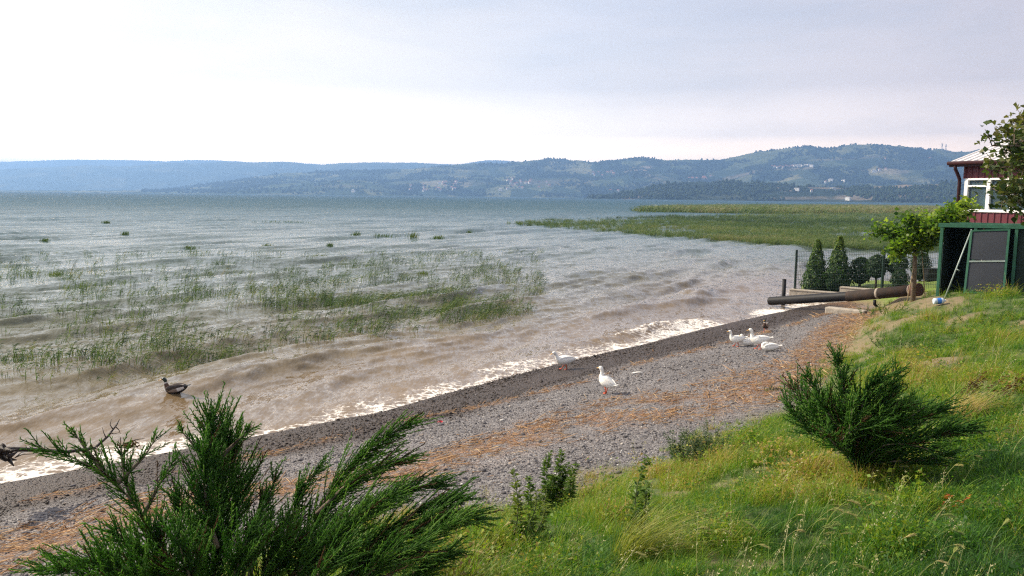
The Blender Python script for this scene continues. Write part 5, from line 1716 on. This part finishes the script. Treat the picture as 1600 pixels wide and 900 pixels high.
def build_reeds():
    rng = np.random.default_rng(31)
    near = [template('reed_clump', blade_mesh('reed_clump', 7, .24, .44, .66, .015, rng, 4, .28, 1.0, 3), REED_M) for _ in range(5)]
    n = 60000
    P = np.column_stack([rng.uniform(-42, 14, n), rng.uniform(15, 80, n)])
    X, Y = project(np.column_stack([P, np.full(n, .1)]))
    nz = fbm(P[:, 0] * .22, P[:, 1] * .22, 4, 131); n2 = fbm(P[:, 0] * .9, P[:, 1] * .9, 2, 135)
    edge = np.interp(X, [-100, 0, 60, 240, 420, 500, 620, 700, 770, 830, 850], [592, 590, 588, 578, 545, 532, 520, 505, 496, 482, 440])   # nearer edge of the bed
    d = edge - Y                                                           # rows above that edge
    inb = (d > 0) & (X > -120) & (X < 850) & (Y > 392)
    dens = .16 + .26 * np.exp(-((d - 22) / 24) ** 2) + .12 * (d < 120)
    dens += 1.1 * np.exp(-((X - 700) / 75) ** 2 - ((Y - 472) / 17) ** 2) + .7 * np.exp(-((X - 560) / 80) ** 2 - ((Y - 482) / 18) ** 2) + .35 * np.exp(-((X - 520) / 90) ** 2 - ((Y - 465) / 12) ** 2)
    dens += .5 * np.exp(-((X - 60) / 110) ** 2 - ((Y - 565) / 18) ** 2) + .4 * np.exp(-((X - 270) / 60) ** 2 - ((Y - 553) / 15) ** 2)
    dens = np.minimum(dens, .75); dens *= .80 * np.clip(.62 + 1.3 * nz + .7 * n2, 0, 1.6) * (.35 + .65 * smooth(400, 450, Y))
    keep = inb & (rng.uniform(0, 1, n) < dens)
    P = P[keep]; n = len(P)
    h, _, _ = water_h(P, np.full(n, .1))
    sc = rng.uniform(.75, 1.35, n)
    rot = np.column_stack([rng.normal(0, .08, n), rng.normal(0, .08, n), rng.normal(0, .5, n)])
    gn_scatter('shallow_reeds', np.column_stack([P, h - .06]), rot, np.column_stack([sc, sc, sc * rng.uniform(.8, 1.2, n)]), rng.integers(0, 5, n), np.clip(rng.normal(.44, .22, n), 0, 1), near)
    print('REEDS', n)
    # the marsh on the right: dense bands with open water between them
    far = [template('marsh_clump', blade_mesh('marsh_clump', 14, .55, 1.0, .28, .05, rng, 3, .22, 1.0, 1), REED_M) for _ in range(4)]
    poly = np.array([(785, 350), (840, 345), (900, 342), (1000, 340), (1060, 338), (1150, 337), (1250, 335), (1470, 331), (1470, 395), (1390, 392), (1300, 388), (1200, 381), (1100, 374), (1000, 367), (930, 361), (860, 356)])
    band = np.array([(985, 330), (1050, 326.5), (1150, 323.5), (1300, 322.5), (1470, 324), (1470, 334), (1200, 334.5), (1100, 333), (1045, 332)])
    m_ = 46000
    Q = np.column_stack([rng.uniform(780, 1475, m_), rng.uniform(321, 398, m_)])
    ip, ib = inside(Q, poly), inside(Q, band)
    W = np.array([onz(x, y)[:2] for x, y in Q])
    st = fbm(W[:, 0] * .02 + 3, W[:, 1] * .035, 4, 141); s2 = fbm(W[:, 0] * .11, W[:, 1] * .11, 3, 145)
    rowy = Q[:, 1] - np.interp(Q[:, 0], [780, 1100, 1475], [0, 0, 0])
    pr = np.where(ib, .9, np.where(ip, np.clip(.26 + 1.3 * st + .6 * s2, .04, .8), 0))
    # solid rows seen in the photograph: a dark row near y 345-352 and the front edge
    lowedge = np.interp(Q[:, 0], [785, 860, 930, 1000, 1100, 1200, 1300, 1470], [352, 357, 362, 368, 375, 382, 389, 396])
    pr = np.where(ip & (lowedge - Q[:, 1] < 14), np.maximum(pr, .5 * np.clip(.8 + .9 * s2, 0, 1.3)), pr)
    pr = np.where(ip & (np.abs(Q[:, 1] - np.interp(Q[:, 0], [1000, 1250, 1470], [341, 348, 352])) < 5) & (Q[:, 0] > 1040), np.maximum(pr, .8), pr)
    pr = np.where(ip & (np.abs(Q[:, 1] - np.interp(Q[:, 0], [1040, 1250], [338, 339.5])) < 2.2) & (Q[:, 0] < 1260) & (Q[:, 0] > 1060), pr * .35, pr)
    pr = np.where(ip & (Q[:, 1] < 346) & (Q[:, 0] > 1120), np.maximum(pr, .55), pr)
    pr = pr * (1 - .85 * smooth(388, 393, Q[:, 1]))
    land = shore_sd(W) > -2
    keep = (rng.uniform(0, 1, m_) < pr) & ~land
    Q, W, ib = Q[keep], W[keep], ib[keep]; n = len(W)
    d = np.hypot(W[:, 0], W[:, 1])
    sc = np.where(ib, 1.5, .62) * rng.uniform(.7, 1.25, n) * np.clip(d / 160, .9, 1.6) ** .5
    wd = sc * np.clip(d / 150, 1, 2.5)
    tint = np.clip(np.where(ib, rng.normal(.62, .14, n) + .25 * smooth(1180, 1400, Q[:, 0]), rng.normal(.52, .12, n)) + .28 * fbm(W[:, 0] * .05, W[:, 1] * .05, 3, 149), 0, 1)
    tint = np.where(~ib & (np.abs(Q[:, 1] - np.interp(Q[:, 0], [1000, 1250, 1470], [341, 348, 352])) < 5), tint - .24, tint)
    rot = np.column_stack([rng.normal(0, .05, n), rng.normal(0, .05, n), rng.normal(0, .5, n)])
    gn_scatter('marsh_reeds', np.column_stack([W, np.full(n, -.05)]), rot, np.column_stack([wd, wd, sc]), rng.integers(0, 4, n), np.clip(tint, 0, 1), far)
    print('MARSH', n)
    # lone dark tufts further out, each a thing
    spec = [(417, 384, 9, 6, 'isolated dark reed tuft out in the open water near the middle left'), (295, 386, 9, 5, 'isolated flat dark reed tuft left of the rounder one'), (195, 365, 6, 6, 'small upright reed tuft far out on the left'), (166, 347, 5, 4, 'tiny reed tuft farthest out on the left'),
            (70, 375, 6, 5, 'small faint reed tuft at the far left of the open water'), (557, 367, 7, 8, 'rounded reed tuft at the left end of the far reed row'), (600, 368, 22, 6, 'long reed tuft in the middle of the far reed row'), (645, 370, 8, 10, 'tallest bright reed tuft of the far reed row'),
            (685, 371, 9, 6, 'reed tuft at the right end of the far reed row'), (515, 382, 5, 5, 'small reed tuft below the far reed row'), (497, 399, 14, 4, 'low brownish reed mat between the far row and the reed bed'), (440, 346, 36, 4, 'long thin reed strip far out beside the blue water'),
            (660, 425, 10, 5, 'bright reed tuft at the far rim of the reed bed'), (90, 427, 12, 5, 'brownish reed mat near the left side of the reed bed'), (733, 363, 4, 5, 'single dark reed tuft right of the far reed row'), (1010, 330, 24, 2.5, 'thin reed islet left of the brown marsh band')]
    wm = leaf_mat('tuft_leaves', (.035, .065, .025), (.10, .15, .045), .4, 'tint', third=(.14, .14, .05))
    for x, y, hw, hp, lb in spec:
        p = onz(x, y + 2); d = math.hypot(p[0], p[1]); k = d / FOC
        t = thing('reed_tuft', (p[0], p[1], -.05), lb, 'reeds', 'reed tufts out in the lake')
        nb = 80; V, T, Qd = [], [], []
        for i in range(nb):
            c = np.array([rng.normal(0, .5) * hw * k, rng.normal(0, .35) * max(hw * k * .8, .3), 0]); hgt = hp * k * rng.uniform(.5, 1.15) * 1.1
            w = .0022 * d / 10 * rng.uniform(.6, 1.2); tip = c + np.array([hgt * rng.uniform(.1, .6), 0, hgt]); mid = c * .5 + tip * .5 + np.array([-.06 * hgt, 0, .05 * hgt])
            b = len(V); V += [c - [w, 0, 0], c + [w, 0, 0], mid + [w * .8, 0, 0], mid - [w * .8, 0, 0], tip]; Qd.append((b, b + 1, b + 2, b + 3)); T.append((b + 3, b + 2, b + 4))
        me = np_mesh('foliage', np.array(V), np.array(Qd), np.array(T)); bright = .3 if 'bright' in lb else (.45 if 'brown' in lb else 0)
        fattr(me, 'tint', np.repeat(np.clip(rng.normal(.35 + bright, .2, nb), 0, 1), 5))
        link('foliage', me, wm, t)


build_reeds()


# ------------------------------------------------------------------ grass bank
GRASS_M = tint_mat('bank_grass', [(0, (.018, .060, .010)), (.33, (.046, .145, .010)), (.58, (.140, .235, .012)), (.80, (.235, .27, .022)), (1, (.34, .23, .085))], .4)


def build_grass():
    rng = np.random.default_rng(41)
    temps = [template('grass_tuft', blade_mesh('grass_tuft', 30, .085, .165, .36, .0058, rng, 4, .55), GRASS_M) for _ in range(5)]
    temps += [template('grass_tuft', blade_mesh('grass_tuft', 12, .07, .29, .5, .0048, rng, 5, .5), GRASS_M) for _ in range(2)]       # taller, sparser
    # broad leaved ground weeds
    for _ in range(2):
        m_ = 90; C = rng.normal(0, .07, (m_, 3)); C[:, 2] = rng.uniform(.02, .15, m_)
        V, q = quads_cloud(C, rng.normal(0, .5, (m_, 3)) + [0, 0, 1], rng.normal(0, 1, (m_, 3)), rng.uniform(.014, .034, m_), 1.7)
        me = np_mesh('ground_weed', V, q, smooth_shade=False); fattr(me, 'blade', np.repeat(rng.uniform(0, 1, m_), 4)); temps.append(template('ground_weed', me, GRASS_M))
    n = 512000
    u = rng.uniform(0, 1, n); ang = np.where(rng.uniform(0, 1, n) < .82, rng.uniform(-.66, .66, n), rng.uniform(.66, 1.35, n)); r = 2.2 * (36 / 2.2) ** u                # denser towards the near bank
    P = np.column_stack([r * np.sin(ang), r * np.cos(ang)])
    bk = bank_sd(P)
    s, b_, wet, straw, grass, soil, lawn = ground_attrs(P)
    nz = fbm(P[:, 0] * .55, P[:, 1] * .55, 4, 151); n2 = fbm(P[:, 0] * 1.8, P[:, 1] * 1.8, 3, 155)
    dens = np.clip(120000 / (6.28 * .21 * r * r * math.log(36 / 2.2)), 0, 400)
    bare_ = smooth(.28, .5, fbm(P[:, 0] * .9 + 7, P[:, 1] * .9, 3, 171))
    pr = .125 * smooth(-.25, .5, bk + .5 * nz) * (1 - .72 * soil) * (1 - .75 * bare_) + .004 * smooth(-1.2, -.2, bk) * (nz > .1)
    pr = np.where(r > 12, pr * 1.25, pr)
    # thins out into the stones under the big juniper and along the edge
    X, Y = project(np.column_stack([P, ground_z(P)]))
    pr = np.where(lawn > .5, .16, pr)
    keep = (rng.uniform(0, 1, n) < pr) & (Y < 1060) & (X > -200) & (X < 6000) & (s > .5)
    P, bk, lawn, soil, nz, n2, X, Y, r = (q[keep] for q in (P, bk, lawn, soil, nz, n2, X, Y, r)); n = len(P)
    z = ground_z(P)
    tint = .39 + .36 * nz + .30 * n2 + rng.normal(0, .14, n)
    tint += .22 * np.exp(-((X - 1000) / 240) ** 2 - ((Y - 760) / 65) ** 2) + .20 * np.exp(-((X - 1290) / 70) ** 2 - ((Y - 770) / 55) ** 2)        # yellower mid bank
    tint += .16 * np.exp(-((X - 1480) / 130) ** 2 - ((Y - 590) / 40) ** 2) + .14 * soil
    tint -= .17 * smooth(1080, 1250, X) * smooth(780, 850, Y) + .20 * smooth(1400, 1500, X) * smooth(640, 700, Y)                                  # lush low right corner
    tint = np.where(lawn > .5, .62 + rng.normal(0, .05, n), tint)
    sc = .80 * rng.uniform(.65, 1.25, n) * np.clip(r / 7, 1, 2.2) ** .45 * np.clip(.92 + .9 * n2 + .5 * nz, .45, 1.7) * (.55 + .45 * smooth(-.1, 1.2, bk)) * (1 - .35 * soil)
    sc = np.where(lawn > .5, .32, sc)
    idx = np.where(rng.uniform(0, 1, n) < .09, rng.integers(5, 7, n), rng.integers(0, 5, n)); idx = np.where(rng.uniform(0, 1, n) < .06 + .16 * (n2 > .3), rng.integers(7, 9, n), idx)
    rot = np.column_stack([rng.normal(0, .15, n), rng.normal(0, .15, n), rng.normal(0, .9, n)])
    gn_scatter('bank_grass', np.column_stack([P, z]), rot, np.column_stack([sc, sc, sc * rng.uniform(.8, 1.2, n)]), idx, np.clip(tint, 0, 1), temps)
    print('GRASS', n)
    # thin flowering stalks with pale spikelets stand over the turf
    SM = tint_mat('seed_stalks', [(0, (.09, .12, .03)), (.5, (.26, .26, .10)), (1, (.50, .45, .28))], .35, mix=.6)
    st = []
    for v in range(4):
        V, Q, T = [], [], []
        h = rng.uniform(.20, .34); top = np.array([.09 * rng.uniform(.3, 1.4), .03 * rng.normal(), h])
        for a0, a1, w in ((np.zeros(3), top * [.35, .4, .55], .0014), (top * [.35, .4, .55], top, .0011)):
            b0_ = len(V); V += [a0 - [0, w, 0], a0 + [0, w, 0], a1 + [0, w, 0], a1 - [0, w, 0]]; Q.append((b0_, b0_ + 1, b0_ + 2, b0_ + 3)); T += [.2] * 4
        for k in range(16):
            u = rng.uniform(.55, 1.02); c = top * [u * u, u, u] + rng.normal(0, .012, 3); d_ = rng.normal(0, .35, 3) + [.4, 0, .5]; d_ /= np.linalg.norm(d_); e_ = np.cross(d_, rng.normal(size=3)); e_ /= np.linalg.norm(e_)
            ln = rng.uniform(.009, .018); b0_ = len(V); V += [c, c + d_ * ln * .5 + e_ * .0025, c + d_ * ln, c + d_ * ln * .5 - e_ * .0025]; Q.append((b0_, b0_ + 1, b0_ + 2, b0_ + 3)); T += [rng.uniform(.5, 1)] * 4
        me = np_mesh('seed_stalk', np.array(V), np.array(Q), smooth_shade=False); fattr(me, 'blade', T); st.append(template('seed_stalk', me, SM))
    k_ = np.nonzero((rng.uniform(0, 1, n) < .045 * (.5 + (n2 > .1))) & (lawn < .5) & (bk > .1))[0]; m2 = len(k_); sc2 = rng.uniform(.7, 1.3, m2) * np.clip(r[k_] / 7, 1, 2) ** .5
    gn_scatter('seed_grass', np.column_stack([P[k_] + rng.normal(0, .05, (m2, 2)), z[k_]]), np.column_stack([rng.normal(0, .15, m2), rng.normal(0, .15, m2), rng.normal(0, .7, m2)]), np.column_stack([sc2, sc2, sc2]), rng.integers(0, 4, m2), np.clip(rng.normal(.55, .25, m2), 0, 1), st)
    # wild barley: bent stems with bristly heads
    BM = tint_mat('barley_heads', [(0, (.10, .16, .03)), (.5, (.24, .27, .07)), (1, (.45, .37, .17))], .4, mix=.5)
    bt = []
    for v in range(3):
        V, Q, T = [], [], []
        def strip(pts, w, b):
            for k, p in enumerate(pts):
                ww = w[k]; base = len(V)
                V.extend([p - [0, ww, 0], p + [0, ww, 0]]); T.extend([b, b])
                if k:
                    Q.append((base - 2, base - 1, base + 1, base))
        h = .20 + .05 * v; stem = [np.array([.10 * u * u * (1 + .3 * v) + .0 * u, .01 * math.sin(u * 3), h * u * (1 - .12 * u)]) for u in np.linspace(0, 1, 6)]
        strip(stem, [.0016] * 6, .3)
        e = stem[-1]; dd = np.array([.8, .05, .35 - .25 * v]); dd /= np.linalg.norm(dd)
        for k in range(34):
            u = k / 33; c = e + dd * .075 * u - np.array([0, 0, .02]) * u * u; a = rng.uniform(0, 6.28)
            o = np.array([.0, math.cos(a), math.sin(a)]) * .5 + dd * 1.4; o /= np.linalg.norm(o); ln = .045 * (1 - .4 * u)
            strip([c, c + o * ln * .4, c + o * ln], [.0022, .0026, .0003], .5 + .4 * rng.uniform())
        me = np_mesh('barley', np.array(V), np.array(Q)); fattr(me, 'blade', T); bt.append(template('barley', me, BM))
    pts = []
    for x0, x1, y0, y1, m_ in ((1190, 1290, 770, 830, 16), (1250, 1600, 740, 900, 22), (1330, 1600, 650, 740, 12), (880, 1150, 740, 880, 10), (1380, 1580, 520, 620, 30), (700, 900, 800, 890, 10)):
        for _ in range(m_):
            pts.append(on_ground(rng.uniform(x0, x1), rng.uniform(y0, y1) + 40))
    P = np.array(pts); n = len(P); sc = rng.uniform(.65, 1.05, n)
    gn_scatter('wild_barley', P, np.column_stack([rng.normal(0, .1, n), rng.normal(0, .12, n), rng.normal(-.1, .5, n)]), np.column_stack([sc, sc, sc]), rng.integers(0, 3, n), np.clip(rng.normal(.5, .25, n), 0, 1), bt)


build_grass()


def blade_tuft(name, px_, py, label, cat, nb, h, lean, wdt, rad, stops, curve=1.0, spread=.3, seed=1, group=None):
    rng = np.random.default_rng(seed)
    p = on_ground(px_, py); t = thing(name, tuple(p), label, cat, group)
    me = blade_mesh('blades', nb, rad, h, lean, wdt, rng, 6, spread, curve)
    lm = leaf_mat(name + '_blades', stops[0], stops[1], .35, 'blade', third=stops[2])
    link('blades', me, lm, t)
    return t


blade_tuft('long_grass_tuft', 985, 880, 'long pale green grass tuft combed over to the right', 'grass tuft', 330, .50, .95, .004, .13, ((.10, .13, .02), (.22, .24, .035), (.34, .32, .08)), 1.0, .14, 3)
blade_tuft('dry_grass_tuft', 1500, 655, 'dry straw coloured grass tuft flattened on the right slope', 'grass tuft', 220, .42, 1.1, .004, .16, ((.26, .18, .07), (.42, .30, .13), (.55, .42, .2)), .9, .2, 4)
blade_tuft('dark_weed_tuft', 1208, 610, 'low dark weed growing alone in the upper gravel', 'weed', 90, .11, .2, .012, .2, ((.012, .025, .010), (.03, .055, .02), (.06, .08, .03)), 1.0, .8, 5)


def leafy_weed(name, px_, py, label, cat, stems, leaf, n_leaf, cols, seed=1, spread=.12, lean=.12, group=None, bush=False, up=.5, aspect=2.6):
    """Upright weed: stems as tapered tubes with leaves set along them."""
    rng = np.random.default_rng(seed)
    p = on_ground(px_, py); t = thing(name, tuple(p), label, cat, group)
    b = MB(); C, N, U, S, T = [], [], [], [], []
    for (h, ox) in stems:
        a = rng.uniform(0, 6.28); o = np.array([ox + rng.normal(0, spread * .3), rng.normal(0, spread), 0])
        path = [o * (1 + .5 * u) + np.array([lean * u * u * h + .03 * math.sin(u * 5 + a), .02 * math.cos(u * 4 + a), h * u]) - [0, 0, .03] for u in np.linspace(0, 1, 7)]
        b.tube([Vector(q) for q in path], [.007 * (1 - .8 * k / 6) for k in range(7)], 6)
        m_ = int(n_leaf * h)
        u = rng.uniform(.08, 1, m_) ** .85; P = np.array([np.interp(u, np.linspace(0, 1, 7), [q[k] for q in path]) for k in range(3)]).T
        ang = rng.uniform(0, 6.28, m_); out = np.stack([np.cos(ang), np.sin(ang), np.full(m_, up)], 1)
        sz = leaf * rng.uniform(.6, 1.2, m_) * (1.1 - .6 * u)
        C.append(P + out * sz[:, None] * (.75 if bush else .5)); U.append(out + [lean * 2, 0, 0]); N.append(np.stack([-np.cos(ang) * up, -np.sin(ang) * up, np.ones(m_)], 1) + rng.normal(0, .35, (m_, 3))); S.append(sz); T.append(np.clip(rng.normal(.4, .2, m_) + .25 * u, 0, 1))
    b.build('stem', mat(name + '_stem', (.09, .11, .035), .7, .2, 10), t)
    lm = leaf_mat(name + '_leaves', cols[0], cols[1], .35, 'tint', third=cols[2])
    link('foliage', foliage_mesh('foliage', np.concatenate(C), np.concatenate(N), np.concatenate(U), np.concatenate(S), np.concatenate(T), aspect), lm, t)
    return t


GW = ((.024, .062, .014), (.075, .140, .026), (.15, .21, .045))
leafy_weed('dock_plant', 862, 800, 'tall leafy weed with three stems at the gravel edge', 'weed', [(.62, -.10), (.70, 0), (.60, .17), (.46, .08), (.44, -.16), (.5, .02), (.36, .13), (.36, -.06)], .10, 300, GW, 11)
leafy_weed('dock_plant', 985, 850, 'single tall dark weed stem in the middle of the grass', 'weed', [(.62, 0), (.4, .03), (.5, -.02)], .085, 260, GW, 12)
leafy_weed('dock_plant', 830, 860, 'thin pale weed stem left of the single dark one', 'weed', [(.55, 0), (.35, .03), (.42, -.03)], .08, 220, ((.05, .09, .015), (.10, .15, .025), (.19, .22, .05)), 13)
leafy_weed('dock_plant', 935, 775, 'short feathery weed at the gravel edge between the tall weed and the round bush', 'weed', [(.36, 0), (.3, .06)], .06, 120, GW, 17)
leafy_weed('round_weed_bush', 1092, 728, 'round grey green bush at the corner of the gravel and grass', 'bush', [(.36 + .16 * (k % 5) / 4, .30 * math.cos(k * 2.4) * (.3 + .07 * (k % 9))) for k in range(30)], .062, 230, ((.018, .04, .020), (.05, .085, .040), (.10, .14, .07)), 14, .13, .02, bush=True)
leafy_weed('brown_bracken', 1556, 622, 'dead red brown weed clump on the upper right slope', 'weed', [(.34, -.45 + .09 * k) for k in range(12)], .075, 120, ((.035, .014, .008), (.085, .035, .015), (.16, .07, .03)), 15, .10, .9)
leafy_weed('red_leaf_plant', 1488, 800, 'small plant with red and orange leaves in the lower right grass', 'plant', [(.13, -.03), (.14, .05)], .06, 110, ((.22, .025, .01), (.34, .07, .015), (.45, .18, .04)), 16, .02, .1, aspect=1.8)
for i, (x, y, lb) in enumerate(((1412, 545, 'dark leafy clump on the bank face left of its neighbour'), (1455, 548, 'dark leafy clump at the bank face, right of the other one'), (1500, 520, 'large dark grass clump below the leaning panel'), (1555, 508, 'dark weed clump nearest the shed front'), (1400, 490, 'green weed clump on the bank end above the pipe'), (1370, 492, 'low green weed clump at the tip of the bank by the pipe'))):
    leafy_weed('bank_weed', x, y, lb, 'weed', [(.30 + .04 * (k % 3), -.45 + .1 * k) for k in range(10)], .07, 130, GW if i != 4 else ((.05, .09, .015), (.10, .15, .025), (.19, .22, .05)), 60 + i, .22, .3, group='weed clumps along the bank top')


# ------------------------------------------------------------------ air
def build_haze():
    b = MB(); b.box((0, 0, (462 - 4) / 2), (64000, 64000, 466))
    me = b.mesh('haze')
    mt = bpy.data.materials.new('haze_air'); mt.use_nodes = True
    nt = mt.node_tree; nt.nodes.clear()
    out = nd(nt, 'ShaderNodeOutputMaterial')
    v = nd(nt, 'ShaderNodeVolumePrincipled', ins={'Color': (.31, .55, 1.0, 1), 'Density': HAZE_DENSITY, 'Anisotropy': 0.4})
    nt.links.new(v.outputs[0], out.inputs['Volume'])
    mt.cycles.volume_sampling = 'DISTANCE'; mt.cycles.homogeneous_volume = True
    link('haze', me, mt, kind='stuff')


HAZE_DENSITY = 1.9e-4
build_haze()
